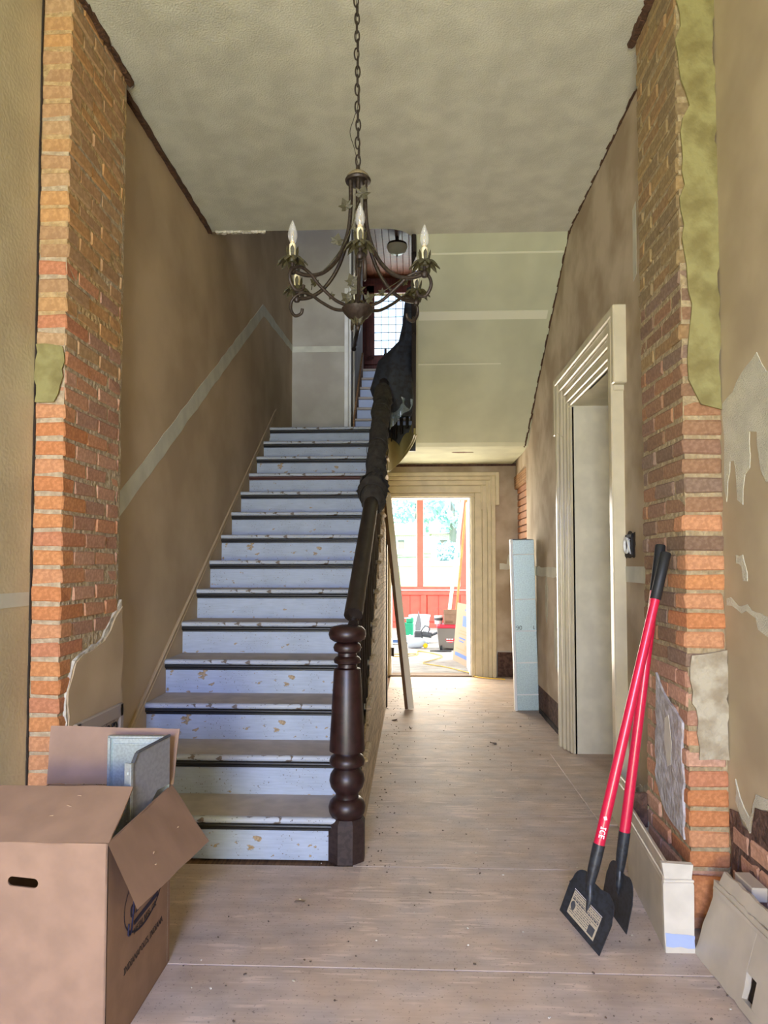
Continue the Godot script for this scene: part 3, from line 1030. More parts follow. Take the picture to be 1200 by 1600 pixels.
# ------------------------------------------------------------------ stair
func staircase() -> void:
	var s := thing("staircase", "steep painted staircase with worn blue-white risers and grey treads", "staircase", Vector3(-0.8, 0, -3.1))
	rng.seed = 5
	var wood := Color(0.62, 0.53, 0.40)
	var paint := Color(0.64, 0.68, 0.74)
	var looks := []
	for i in 4:
		var m := mat("riser_paint%d" % i, Color.WHITE, 0.55)
		m.albedo_texture = chipped(100 + i * 13, paint, wood, [-0.04, -0.12, -0.15, -0.09][i])
		looks.append(m)
	var nm := mat("nosing_paint", Color.WHITE, 0.6)
	nm.albedo_texture = chipped(300, Color(0.68, 0.70, 0.73), Color(0.42, 0.37, 0.32), 0.06, 640, 24)
	var x0 := -1.408
	var x1 := -0.30
	for k in range(1, 15):
		var y := RISE * k
		var z := -(Z0 + RUN * k)
		# riser
		var r := mb()
		r.bx(Vector3(x0, y - RISE, z - 0.034), Vector3(x1 + 0.04, y - 0.03, z - 0.055), 0.0)
		r.quv(Vector3(x0, y - RISE, z - 0.0335), Vector3(x1 + 0.04, y - RISE, z - 0.0335), Vector3(x1 + 0.04, y - 0.03, z - 0.0335), Vector3(x0, y - 0.03, z - 0.0335), Vector2(0, 1), Vector2(1, 1), Vector2(1, 0), Vector2(0, 0))
		put("riser", r, looks[k % 4 if k > 3 else [0, 0, 3, 0][k]], s)
		# tread with its painted nosing and the dark moulding under it
		var t := mb(0.002, 8.0)
		var depth := RUN + 0.045 if k < 14 else 0.12
		t.bx(Vector3(x0, y - 0.028, z - 0.02), Vector3(x1 + 0.05, y, z - depth), 0.002)
		var tr := put("tread", t, M.tread, s)
		var n := mb()
		var pts := []
		for i in 7:
			var a := deg_to_rad(-90 + i * 30)
			pts.append(Vector2(0.014 + 0.014 * cos(a), 0.014 * sin(a)))
		var rows := []
		for p in pts:
			rows.append([Vector3(x0, y - 0.014 + p.y, z - 0.02 + p.x - 0.014), Vector3(x1 + 0.05, y - 0.014 + p.y, z - 0.02 + p.x - 0.014)])
		n.sheet(rows)
		n.quv(Vector3(x0, y + 0.0006, z - 0.02), Vector3(x1 + 0.05, y + 0.0006, z - 0.02), Vector3(x1 + 0.05, y + 0.0006, z - 0.03), Vector3(x0, y + 0.0006, z - 0.03), Vector2(0, 1), Vector2(1, 1), Vector2(1, 0), Vector2(0, 0))
		put("nosing", n, nm, tr)
		var c := mb()
		c.tube([Vector3(x0, y - 0.039, z - 0.024), Vector3(x1 + 0.045, y - 0.039, z - 0.024)], 0.012, 8)
		c.bx(Vector3(x0, y - 0.060, z - 0.026), Vector3(x1 + 0.045, y - 0.03, z - 0.036), 0.002)
		put("cove_moulding", c, M.black if k != 11 else M.oxblood, tr)
		# scrolled bracket and tread end on the passage side
		var e := mb()
		e.box(Vector3(-0.232, y - 0.014, z - RUN / 2 - 0.01), Vector3(0.035, 0.03, RUN + 0.03), 0.01)
		var sc := PackedVector2Array()
		for i in 15:
			var a := TAU * i / 14.0
			sc.append(Vector2(-z + 0.06 + 0.035 * cos(a), y - 0.075 + 0.03 * sin(a)))
		e.prism(P2([-z + 0.02, y - 0.03, -z + 0.26, y - 0.03, -z + 0.25, y - 0.06, -z + 0.16, y - 0.09, -z + 0.10, y - 0.13, -z + 0.03, y - 0.10]), Vector3(-0.245, 0, 0), Vector3(0, 0, -1), Vector3.UP, 0.012)
		if k > 1:
			put("tread_bracket", e, M.string_board, s)
	# side of the flight: boards lying lengthwise, stepped at the top
	var courses := 7
	for c in courses:
		var y0 := c * 0.38
		var y1 := minf(y0 + 0.376, 2.6)
		var za := Z0 + 0.31 + maxf(0.0, (y0 - 0.02) / RISE - 0.3) * RUN
		var zb := Z0 + 0.31 + maxf(0.0, (y1 - 0.02) / RISE - 0.3) * RUN
		var b := mb()
		b.prism(P2([za, y0, 6.5, y0, 6.5, y1, minf(zb, 6.49), y1]), Vector3(-0.262, 0, 0), Vector3(0, 0, -1), Vector3.UP, 0.018)
		put("side_board", b, M.string_board, s)
	var po := mb()
	po.bx(Vector3(-0.262, 0.0, -6.47), Vector3(-0.232, 2.2, -6.53), 0.004)
	put("end_post", po, M.black, s)
	# quarter-turn string round the well, with scalloped top
	var rows := []
	var N := 56
	var bot := []
	var top := []
	for i in N + 1:
		var a := PI * i / N
		var x := -0.1075 - 0.1375 * cos(a)
		var z := -6.45 - 0.42 * sin(a)
		var f := float(i) / N
		var yb := lerpf(2.15, 2.475, smoothstep(0.0, 1.0, f))
		var yt := 2.42 + 0.06 * sqrt(absf(sin(f / 0.43 * PI)))
		if f > 0.43:
			yt = 2.45 + 0.105 * sin(minf((f - 0.43) / 0.24, 1.0) * PI * 0.5)
		if f > 0.71:
			yt = 2.54 + 0.12 * sin((f - 0.71) / 0.29 * PI * 0.5)
		bot.append(Vector3(x, yb, z))
		top.append(Vector3(x, maxf(yt, yb + 0.05), z))
	var w := mb()
	w.sheet([top, bot], 0.02)
	put("curved_string", w, mat("string_olive", rgb(158, 146, 92), 0.6, T.soft, 0.7), s)
	var ed := mb()
	ed.tube(bot.map(func(p): return p + Vector3(0, -0.004, 0.004)), 0.008, 6)
	put("string_edge", ed, M.string_olive, s)
	var sm := mb()
	sm.tube([bot[24] + Vector3(0, 0, 0.004), top[24] + Vector3(0, 0, 0.004)], 0.004, 6)
	put("string_joint", sm, M.casing_olive, s)
	var inner := mb()
	inner.bx(Vector3(-0.25, 2.40, -6.93), Vector3(0.03, 2.655, -6.965))
	put("landing_edge", inner, M.black, s)
	# boarded underside so that no light enters below the flight
	var un := mb()
	un.prism(P2([3.4, 0.0, 6.9, 2.22, 6.9, 2.36, 3.4, 0.09]), Vector3(-1.41, 0, 0), Vector3(0, 0, -1), Vector3.UP, 1.14)
	put("underside", un, M.brown_wood, s)
	org = Vector3.ZERO


func railing() -> void:
	var nx := -0.293
	var nz := -3.185
	var r := thing("stair_railing", "dark mahogany stair railing with turned newel post and heavy handrail", "railing", Vector3(nx, 0, nz))
	var b := mb(0.003, 20.0)
	b.lathe([Vector2(0.0, 0.0), Vector2(0.084, 0.0), Vector2(0.084, 0.165), Vector2(0.07, 0.185), Vector2(0.0, 0.185)], 8, Vector3(nx, 0, nz), Basis(Vector3.UP, PI / 8), true)
	put("newel_base", b, M.base_block, r)
	var t := mb()
	var prof := [Vector2(0.06, 0.18), Vector2(0.068, 0.185), Vector2(0.079, 0.205), Vector2(0.082, 0.228), Vector2(0.076, 0.250), Vector2(0.062, 0.264), Vector2(0.052, 0.268), Vector2(0.050, 0.285),
		Vector2(0.058, 0.296), Vector2(0.072, 0.315), Vector2(0.079, 0.342), Vector2(0.074, 0.368), Vector2(0.060, 0.390), Vector2(0.056, 0.396), Vector2(0.062, 0.402), Vector2(0.076, 0.412), Vector2(0.079, 0.428), Vector2(0.072, 0.446), Vector2(0.060, 0.454), Vector2(0.056, 0.468),
		Vector2(0.079, 0.472), Vector2(0.079, 0.480), Vector2(0.060, 0.826), Vector2(0.058, 0.832), Vector2(0.044, 0.838), Vector2(0.043, 0.852), Vector2(0.058, 0.858), Vector2(0.061, 0.870), Vector2(0.054, 0.882), Vector2(0.043, 0.888), Vector2(0.042, 0.902), Vector2(0.058, 0.910), Vector2(0.063, 0.926), Vector2(0.056, 0.942), Vector2(0.046, 0.948)]
	t.lathe(prof, 40, Vector3(nx, 0, nz))
	put("newel_post", t, M.mahogany, r)
	var c := mb()
	c.lathe([Vector2(0.03, 0.945), Vector2(0.060, 0.952), Vector2(0.078, 0.964), Vector2(0.084, 0.984), Vector2(0.080, 1.004), Vector2(0.066, 1.018), Vector2(0.03, 1.026), Vector2(0.0, 1.027)], 40, Vector3(nx, 0, nz))
	put("newel_cap", c, M.mahogany, r)
	# handrail: moulded section swept from the cap up to the turn
	var path := []
	for i in 40:
		var f := i / 39.0
		var z := lerpf(3.20, 6.40, f)
		path.append(Vector3(lerpf(-0.268, -0.235, minf(1.0, f * 3.0)), 1.035 + 0.65 * (z - 3.15), -z))
	for i in range(1, 13):
		var a := PI * i / 12
		path.append(Vector3(-0.1075 - 0.1275 * cos(a), 3.15 + 0.02 * i, -6.40 - 0.3 * sin(a)))
	for i in range(1, 8):
		path.append(Vector3(0.02, 3.39 + 0.185 * i, -6.40 + 0.285 * i))
	var hr := mb()
	hr.tube(path.slice(0, 40), 0.043, 14, true, 0.9)
	put("handrail", hr, M.dark_rail, r)
	var h2 := mb()
	h2.tube(path.slice(39), 0.03, 10, true, 0.9)
	put("handrail", h2, M.dark_rail, r)
	var sl := mb()
	sl.tube(path.slice(0, 40).map(func(p): return p + Vector3(0, -0.042, 0)), 0.024, 8, true)
	put("rail_fillet", sl, M.dark_rail, r)
	# two balusters on each tread
	for k in range(1, 14):
		for q in [0.06, 0.205]:
			var z: float = Z0 + RUN * k + q
			var top := 1.0 + 0.65 * (z - 3.15)
			if z < 3.35:
				continue
			var y := RISE * k
			var m := mb()
			m.lathe([Vector2(0.016, y), Vector2(0.016, y + 0.1), Vector2(0.02, y + 0.12), Vector2(0.012, y + 0.16), Vector2(0.019, y + 0.32), Vector2(0.012, top)], 8, Vector3(-0.262, 0, -z))
			put("baluster", m, M.baluster, r)
	for i in 7:
		var a := PI * (i + 0.5) / 7
		var m := mb()
		var bx := -0.1075 - 0.1275 * cos(a)
		var bz := -6.44 - 0.38 * sin(a)
		m.lathe([Vector2(0.014, 2.40 + 0.05 * i), Vector2(0.018, 2.6 + 0.04 * i), Vector2(0.012, 3.2)], 8, Vector3(bx, 0, bz))
		put("baluster", m, M.baluster, r)
	for i in 12:
		var z := -6.36 + 0.13 * i
		var m := mb()
		m.lathe([Vector2(0.013, 2.66 + 0.076 * i), Vector2(0.017, 2.8 + 0.076 * i), Vector2(0.011, 3.42 + 0.084 * i)], 8, Vector3(0.012, 0, z))
		put("baluster", m, M.baluster, r)
	var us := mb()
	us.prism(P2([4.93, 3.56, 6.5, 2.50, 6.5, 2.72, 4.93, 3.90]), Vector3(-0.005, 0, 0), Vector3(0, 0, -1), Vector3.UP, 0.034)
	put("upper_string", us, M.black, r)
	org = Vector3.ZERO


func cloths() -> void:
	# dark felt wrapped round the handrail
	org = Vector3.ZERO
	var pts := []
	var rad := []
	for i in 44:
		var f := i / 43.0
		var z := lerpf(4.10, 5.66, f)
		pts.append(Vector3(-0.237 + 0.004 * sin(i * 1.3), 1.035 + 0.65 * (z - 3.15) - 0.012 - 0.01 * sin(i * 0.7), -z))
		rad.append(0.060 + 0.006 * sin(i * 1.9) + 0.005 * sin(i * 0.63) + (0.02 * exp(-pow((f - 0.10) / 0.05, 2.0))) - (0.008 if i == 0 else 0.0) + 0.012 * smoothstep(0.6, 1.0, f))
	var w := mb(0.012, 14.0)
	w.tube(pts, rad, 22, true, 1.15)
	var wr := solo("rail_wrap", "dark felt wrapped and tied round the upper handrail", "cloth", w, M.cloth)
	var fr := mb(0.014, 22.0)
	for k in 9:
		var a := TAU * k / 9.0
		var c := Vector3(-0.237, 1.035 + 0.65 * (4.32 - 3.15), -4.32)
		var d := Vector3(cos(a), sin(a), 0)
		var t := d.cross(Vector3(0, 0.55, -0.84)).normalized()
		var rows := []
		for i in 4:
			var rr := 0.058 + 0.012 * i
			var row := []
			for j in 5:
				row.append(c + d * (rr + 0.004 * sin(j * 3.0 + k)) + t * (j - 2) * 0.016 + Vector3(0, -0.55, 0.84) * 0.028 * i)
			rows.append(row)
		fr.sheet(rows, 0.003)
	put("frayed_edge", fr, M.cloth, wr)
	for q in [[4.18, 0.006], [4.75, 0.004], [5.3, 0.004]]:
		var c := Vector3(-0.237, 1.02 + 0.65 * (q[0] - 3.15), -q[0])
		var ring := []
		for i in 17:
			var a := TAU * i / 16.0
			ring.append(c + Vector3(cos(a) * 0.074, sin(a) * 0.078, sin(a) * 0.05))
		var st := mb()
		st.tube(ring, 0.0022, 5, false)
		put("tie_string", st, M.black, wr)
	# loose sheet hung over the turn of the rail
	var rows := []
	# y, left, right, depth of the fold
	var prof := [[3.66, -0.045, 0.010, 0.03], [3.50, -0.060, 0.012, 0.05], [3.36, -0.085, 0.014, 0.06], [3.20, -0.11, 0.014, 0.09], [3.12, -0.20, 0.014, 0.12], [3.02, -0.285, 0.014, 0.14], [2.90, -0.325, 0.012, 0.15], [2.78, -0.358, 0.010, 0.15], [2.72, -0.345, 0.010, 0.15], [2.64, -0.30, 0.006, 0.14], [2.58, -0.235, 0.0, 0.11], [2.55, -0.22, -0.02, 0.06]]
	for p in prof:
		var row := []
		for j in 25:
			var a := TAU * j / 24.0
			var cx: float = (p[1] + p[2]) / 2
			var hw: float = (p[2] - p[1]) / 2
			var fold := 0.016 * sin(a * 6.0 + p[0] * 5.0) * minf(1.0, hw * 8.0)
			row.append(Vector3(cx + cos(a) * hw, p[0], -6.0 - p[3] * sin(a) - fold * (1.0 - absf(cos(a)))))
		rows.append(row)
	var d := mb(0.018, 7.0)
	d.sheet(rows)
	solo("drape_sheet", "large dark blue-black sheet draped over the turning rail", "cloth", d, M.drape)
	var f := mb(0.02, 12.0)
	var fr2 := []
	for i in 6:
		var v := i / 5.0
		var row := []
		for j in 9:
			var u := j / 8.0
			row.append(Vector3(lerpf(-0.20, 0.0, u), lerpf(2.68, lerpf(2.42, 2.62, u), v), -5.9 - 0.03 * sin(u * 9.0)))
		fr2.append(row)
	f.sheet(fr2, 0.001)
	solo("plastic_sheet", "crumpled clear plastic hanging under the dark drape", "plastic sheet", f, M.plastic_film)


# ------------------------------------------------------------------ chandelier
func bez(a: Array, steps := 8) -> Array:
	# Catmull-Rom through the points
	var out := []
	for i in a.size() - 1:
		var p0: Vector3 = a[maxi(i - 1, 0)]
		var p1: Vector3 = a[i]
		var p2: Vector3 = a[i + 1]
		var p3: Vector3 = a[mini(i + 2, a.size() - 1)]
		for k in steps:
			out.append(p1.cubic_interpolate(p2, p0, p3, float(k) / steps))
	out.append(a[-1])
	return out


func leaf_shape(m: MB, o: Vector3, u: Vector3, w: Vector3, size: float) -> void:
	# five-lobed ivy leaf, cupped
	var outline := [[0, 0, 0], [0.25, -0.08, 0], [0.62, 0.05, 0.12], [0.42, 0.25, 0.02], [0.70, 0.58, 0.12], [0.36, 0.55, 0.0], [0.0, 1.05, 0.14], [-0.36, 0.55, 0.0], [-0.70, 0.58, 0.12], [-0.42, 0.25, 0.02], [-0.62, 0.05, 0.12], [-0.25, -0.08, 0]]
	var n := u.cross(w).normalized()
	var mid := o + w * 0.35 * size - n * 0.06 * size
	for i in outline.size():
		var a: Array = outline[i]
		var b: Array = outline[(i + 1) % outline.size()]
		var pa: Vector3 = o + (u * a[0] + w * a[1] + n * a[2]) * size
		var pb: Vector3 = o + (u * b[0] + w * b[1] + n * b[2]) * size
		m.tri(mid, pa, pb)
		m.tri(mid - n * 0.0015, pb - n * 0.0015, pa - n * 0.0015)


func petals(m: MB, c: Vector3, n: int, r0: float, r1: float, y0: float, y1: float, wide: float, turn := 0.0) -> void:
	for i in n:
		var a := TAU * i / n + turn
		var d := Vector3(cos(a), 0, sin(a))
		var s := Vector3(-sin(a), 0, cos(a))
		var rows := []
		for k in 6:
			var f := k / 5.0
			var r := lerpf(r0, r1, f)
			var y := lerpf(y0, y1, f) + 0.010 * sin(f * PI)
			var hw := wide * (0.35 + 0.85 * sin(minf(f * 1.25, 1.0) * PI * 0.5)) * (1.0 - pow(f, 4))
			rows.append([c + d * r + Vector3.UP * (y - 0.003) - s * hw, c + d * r + Vector3.UP * (y + 0.003), c + d * r + Vector3.UP * (y - 0.003) + s * hw])
		m.sheet(rows, 0.0015, false)


func chandelier() -> void:
	var C := Vector3(-0.203, 0, -2.6)
	var t := thing("chandelier", "bronze six-arm chandelier with leaf cups hanging on a chain", "chandelier", Vector3(-0.203, 2.17, -2.6))
	# chain
	var ch := mb()
	var y := 2.80
	var i := 0
	while y < CEIL:
		var pts := []
		for k in 17:
			var a := TAU * k / 16.0
			var q := Vector3(cos(a) * 0.0085, sin(a) * 0.023, 0)
			if i % 2:
				q = Vector3(0.002, q.y, q.x)
			pts.append(C + Vector3(-0.008 * (y - 2.8) / 0.8 + 0.002 * sin(i * 2.0), y + 0.012, 0) + q.rotated(Vector3.UP, 0.25))
		ch.tube(pts, 0.0031, 6, false)
		y += 0.0345
		i += 1
	put("chain", ch, M.bronze, t)
	var wire := mb()
	wire.tube(bez([C + Vector3(0.004, 2.78, 0), C + Vector3(-0.014, 2.86, 0), C + Vector3(-0.03, 2.92, 0.005), C + Vector3(-0.015, 2.98, 0), C + Vector3(0.0, 3.05, 0), C + Vector3(-0.006, 3.3, 0.004), C + Vector3(-0.01, 3.61, 0)]), 0.0013, 5)
	put("lamp_wire", wire, M.bronze, t)
	var cn := mb()
	cn.lathe([Vector2(0.0, 2.724), Vector2(0.030, 2.724), Vector2(0.046, 2.728), Vector2(0.049, 2.736), Vector2(0.046, 2.742), Vector2(0.0, 2.743)], 28, C)
	put("canopy", cn, M.bronze, t)
	cn = mb()
	cn.lathe([Vector2(0.045, 2.742), Vector2(0.041, 2.752), Vector2(0.030, 2.763), Vector2(0.012, 2.772), Vector2(0.0, 2.773)], 28, C)
	put("canopy_cap", cn, mat("dusty_bronze", rgb(126, 112, 84), 0.7), t)
	cn = mb()
	cn.lathe([Vector2(0.008, 2.77), Vector2(0.008, 2.79), Vector2(0.0, 2.80)], 12, C)
	put("hook", cn, M.bronze, t)
	var col := mb()
	col.lathe([Vector2(0.0, 2.24), Vector2(0.009, 2.24), Vector2(0.009, 2.73), Vector2(0.0, 2.73)], 12, C)
	put("column", col, M.bronze, t)
	var bw := mb()
	bw.lathe([Vector2(0.0, 2.165), Vector2(0.006, 2.168), Vector2(0.009, 2.176), Vector2(0.005, 2.186), Vector2(0.016, 2.200), Vector2(0.038, 2.216), Vector2(0.054, 2.234), Vector2(0.060, 2.247), Vector2(0.054, 2.252), Vector2(0.04, 2.25), Vector2(0.0, 2.245)], 28, C)
	var bowl := put("bowl", bw, M.bronze, t)
	var bl := mb()
	petals(bl, C, 6, 0.012, 0.050, 2.19, 2.232, 0.016, 0.3)
	put("bowl_leaf", bl, M.leaf_metal, bowl)
	for n in 6:
		var a := deg_to_rad(6.0 + 60.0 * n)
		var d := Vector3(sin(a), 0, cos(a))
		var s := Vector3(cos(a), 0, -sin(a))
		var e := C + d * 0.27
		var arm := mb()
		arm.tube(bez([C + d * 0.032 + Vector3.UP * 2.73, C + d * 0.032 + Vector3.UP * 2.62, C + d * 0.045 + Vector3.UP * 2.52, C + d * 0.085 + Vector3.UP * 2.42, C + d * 0.145 + Vector3.UP * 2.352, C + d * 0.21 + Vector3.UP * 2.326, e + Vector3.UP * 2.330]), 0.0075, 10)
		var am := put("arm", arm, M.bronze, t)
		var ball := mb()
		ball.lathe([Vector2(0, 2.314), Vector2(0.010, 2.318), Vector2(0.014, 2.328), Vector2(0.010, 2.339), Vector2(0.006, 2.343), Vector2(0.006, 2.36), Vector2(0, 2.36)], 14, e)
		put("arm_ball", ball, M.bronze, am)
		# lower scroll: from the bowl out, up and curled back
		var sc := mb()
		sc.tube(bez([C + d * 0.05 + Vector3.UP * 2.25, C + d * 0.10 + Vector3.UP * 2.262, C + d * 0.16 + Vector3.UP * 2.300, C + d * 0.205 + Vector3.UP * 2.335 + s * 0.004, C + d * 0.245 + Vector3.UP * 2.345 + s * 0.01, C + d * 0.280 + Vector3.UP * 2.325 + s * 0.014, C + d * 0.288 + Vector3.UP * 2.290 + s * 0.016, C + d * 0.268 + Vector3.UP * 2.258 + s * 0.016, C + d * 0.240 + Vector3.UP * 2.262 + s * 0.016, C + d * 0.234 + Vector3.UP * 2.280 + s * 0.016]), 0.0062, 10)
		put("scroll", sc, M.bronze, t)
		var cup := mb()
		petals(cup, e, 10, 0.012, 0.055, 2.374, 2.348, 0.0115)
		petals(cup, e, 6, 0.014, 0.024, 2.366, 2.412, 0.007, 0.4)
		cup.lathe([Vector2(0.0, 2.355), Vector2(0.016, 2.358), Vector2(0.02, 2.374), Vector2(0.0, 2.376)], 12, e)
		put("leaf_cup", cup, M.leaf_metal, t)
		var ca := mb()
		ca.lathe([Vector2(0, 2.37), Vector2(0.0115, 2.37), Vector2(0.0115, 2.422), Vector2(0.009, 2.425), Vector2(0, 2.425)], 14, e)
		var cd := put("candle_sleeve", ca, M.candle, t)
		if n != 4:
			var bu := mb()
			bu.lathe([Vector2(0.007, 2.425), Vector2(0.010, 2.432), Vector2(0.0165, 2.447), Vector2(0.0172, 2.460), Vector2(0.0135, 2.480), Vector2(0.007, 2.496), Vector2(0.003, 2.506), Vector2(0.0, 2.513)], 20, e)
			put("bulb", bu, M.bulb_glass, cd)
			var fi := mb()
			fi.tube([e + Vector3(-0.002, 2.425, 0), e + Vector3(-0.003, 2.465, 0), e + Vector3(0.003, 2.472, 0), e + Vector3(0.002, 2.425, 0)], 0.0012, 5)
			fi.lathe([Vector2(0, 2.422), Vector2(0.0085, 2.423), Vector2(0.0085, 2.433), Vector2(0.003, 2.44), Vector2(0, 2.44)], 10, e)
			put("filament", fi, M.filament, cd)
	# ivy leaves and thin vine on the arms
	var spots := [[-0.036, 2.61, 0.035, 0.040, -0.5], [0.016, 2.645, 0.05, 0.044, 0.35], [0.008, 2.505, 0.055, 0.036, 0.1], [-0.074, 2.465, 0.062, 0.038, 0.25], [0.0, 2.285, 0.05, 0.046, 0.1], [-0.028, 2.262, 0.05, 0.036, -0.9], [0.035, 2.258, 0.06, 0.036, 1.1], [-0.10, 2.272, 0.06, 0.024, 1.4], [0.10, 2.285, 0.05, 0.024, -1.2], [0.165, 2.335, 0.02, 0.030, 1.2], [-0.15, 2.332, 0.03, 0.028, -1.0], [-0.012, 2.32, 0.055, 0.038, -0.4]]
	for q in spots:
		var lf := mb()
		var w := Vector3(sin(q[4]), cos(q[4]), 0.25).normalized()
		leaf_shape(lf, C + Vector3(q[0], q[1], q[2]), w.cross(Vector3(0, 0.2, 1)).normalized(), w, q[3])
		put("leaf", lf, M.leaf_metal, t)
	var vn := mb()
	vn.tube(bez([C + Vector3(0.018, 2.655, 0.05), C + Vector3(-0.005, 2.60, 0.055), C + Vector3(-0.012, 2.55, 0.06), C + Vector3(-0.04, 2.47, 0.07), C + Vector3(-0.09, 2.38, 0.10), C + Vector3(-0.15, 2.33, 0.08), C + Vector3(-0.17, 2.31, 0.03)]), 0.0017, 5)
	vn.tube(bez([C + Vector3(0.03, 2.26, 0.06), C + Vector3(0.09, 2.28, 0.07), C + Vector3(0.14, 2.32, 0.05), C + Vector3(0.19, 2.36, 0.02), C + Vector3(0.21, 2.33, 0.0)]), 0.0017, 5)
	put("vine", vn, M.leaf_metal, t)
	org = Vector3.ZERO


# ------------------------------------------------------------------ things in the hall
func carton() -> void:
	var t := thing("cardboard_box", "large open brown cardboard carton with handle slot and printed side", "box", Vector3(-1.0, 0, -2.11))
	var xa := -1.215
	var xb := -0.80
	var za := -1.866
	var zb := -2.356
	var h := 0.566
	var w := 0.005
	# front wall with its slot
	var f := mb()
	var hole := PackedVector2Array()
	for i in 13:
		var a := deg_to_rad(90 + i * 15.0)
		hole.append(Vector2(-1.054 + 0.0125 * cos(a), 0.4655 + 0.0125 * sin(a)))
	for i in 13:
		var a := deg_to_rad(270 + i * 15.0)
		hole.append(Vector2(-0.997 + 0.0125 * cos(a), 0.4605 + 0.0125 * sin(a)))
	var lo := PackedVector2Array([Vector2(xa, 0), Vector2(xb, 0), Vector2(xb, 0.4605), Vector2(-0.9845, 0.4605)])
	for i in range(12, -1, -1):
		lo.append(hole[13 + i]) if hole[13 + i].y < 0.4604 else null
	for i in range(12, -1, -1):
		lo.append(hole[i]) if hole[i].y < 0.4654 else null
	lo.append(Vector2(-1.0665, 0.4655))
	lo.append(Vector2(xa, 0.4655))
	var hi := PackedVector2Array([Vector2(xa, h), Vector2(xa, 0.4655), Vector2(-1.0665, 0.4655)])
	for i in range(12, -1, -1):
		hi.append(hole[i]) if hole[i].y > 0.4656 else null
	for i in range(12, -1, -1):
		hi.append(hole[13 + i]) if hole[13 + i].y > 0.4606 else null
	hi.append(Vector2(-0.9845, 0.4605))
	hi.append(Vector2(xb, 0.4605))
	hi.append(Vector2(xb, h))
	f.prism(lo, Vector3(0, 0, za - w), Vector3.RIGHT, Vector3.UP, w)
	f.prism(hi, Vector3(0, 0, za - w), Vector3.RIGHT, Vector3.UP, w)
	f.bx(Vector3(xb - w, 0, za), Vector3(xb, h, zb))
	f.bx(Vector3(xa, 0, za), Vector3(xa + w, h, zb))
	f.bx(Vector3(xa, 0, zb), Vector3(xb, h, zb + w))
	f.bx(Vector3(xa, 0.0, za), Vector3(xb, 0.005, zb))
	put("body", f, M.cardboard, t)
	# flaps
	var q := mb(0.004, 5.0)
	q.sheet(flap_rows(Vector3(xa, h, za), Vector3(xb, h, za), Vector3(-1.225, 0.648, -2.085), Vector3(-0.822, 0.644, -2.09)), 0.005)
	put("flap", q, M.cardboard, t)
	var q2 := mb(0.004, 5.0)
	q2.sheet(flap_rows(Vector3(xb, h, za + 0.002), Vector3(xb, h + 0.002, zb - 0.002), Vector3(-0.716, 0.404, za + 0.01), Vector3(-0.672, 0.388, zb + 0.0)), -0.005)
	put("flap", q2, M.cardboard, t)
	var q3 := mb(0.004, 5.0)
	q3.sheet(flap_rows(Vector3(xa - 0.005, h, zb), Vector3(xb + 0.005, h, zb), Vector3(-1.226, 0.752, zb - 0.03), Vector3(-0.785, 0.745, zb - 0.03)), 0.005)
	put("flap", q3, M.cardboard_in, t)
	# torn marks in the paper
	var tm := mb(0.003, 60.0)
	for k in [[0.35, 0.35], [0.75, 0.32], [0.32, 0.5]]:
		var p: Vector3 = Vector3(xb, h, za).lerp(Vector3(xb, h, zb), k[0]).lerp(Vector3(-0.716, 0.404, za).lerp(Vector3(-0.672, 0.388, zb), k[0]), k[1] + 0.2)
		tm.box(p + Vector3(0.004, 0.002, 0), Vector3(0.004, 0.003, 0.010), 0.001)
	for k in [[-1.13, 0.625, -2.04], [-1.12, 0.618, -2.02], [-0.97, 0.615, -2.0], [-0.96, 0.63, -2.04], [-1.0, 0.60, -1.96]]:
		tm.box(Vector3(k[0], k[1] + 0.002, k[2]), Vector3(0.012, 0.002, 0.003), 0.001)
	put("torn_paper", tm, M.card_edge, t)
	# print on the right side: ring, lettering and underline
	var bs := Basis(Vector3(0, 0, -1), Vector3.UP, Vector3(1, 0, 0))
	var side := Vector3(xb + 0.0012, 0, 0)
	var ring := mb()
	var outer := []
	var inr := []
	for i in 49:
		var a := TAU * i / 48.0
		outer.append(side + Vector3(0, 0.325 + 0.094 * sin(a), -2.132 - 0.155 * cos(a)))
		inr.append(side + Vector3(0, 0.326 + 0.088 * sin(a), -2.132 - 0.151 * cos(a)))
	ring.sheet([inr, outer], 0.0)
	put("logo_ring", ring, M.navy_ink, t)
	var bar := mb()
	bar.prism(P2([2.052, 0.265, 2.238, 0.265, 2.238, 0.325, 2.230, 0.325, 2.230, 0.279, 2.048, 0.279]), side, Vector3(0, 0, -1), Vector3.UP, 0.0006)
	put("logo_bar", bar, M.navy_ink, t)
	var hook := mb()
	hook.tube(bez([side + Vector3(0, 0.40, -2.052), side + Vector3(0, 0.34, -2.046), side + Vector3(0, 0.28, -2.036), side + Vector3(0, 0.255, -2.022), side + Vector3(0, 0.262, -2.008), side + Vector3(0, 0.288, -2.012)]), 0.003, 6)
	put("logo_letter", hook, M.navy_ink, t)
	text(t, "logo_letters", "ohnson", side + Vector3(0, 0.318, -2.142), bs, 0.066, M.navy_ink, "Droid Serif", 700, true)
	text(t, "print_line", "METAL MFG. CO.", side + Vector3(0, 0.248, -2.138), bs, 0.024, M.black_ink)
	text(t, "print_line", "INDIANAPOLIS, INDIANA", side + Vector3(0, 0.172, -2.133), bs, 0.027, M.black_ink)
	org = Vector3.ZERO
	# sheet metal pieces standing in the carton
	var a := mb()
	a.box(Vector3(-0.90, 0.37, -2.335), Vector3(0.20, 0.73, 0.004), 0.001)
	a.box(Vector3(-0.995, 0.425, -2.326), Vector3(0.012, 0.62, 0.02), 0.002)
	a.box(Vector3(-0.90, 0.732, -2.326), Vector3(0.20, 0.008, 0.02), 0.002)
	a.box(Vector3(-0.90, 0.706, -2.331), Vector3(0.17, 0.006, 0.006), 0.001)
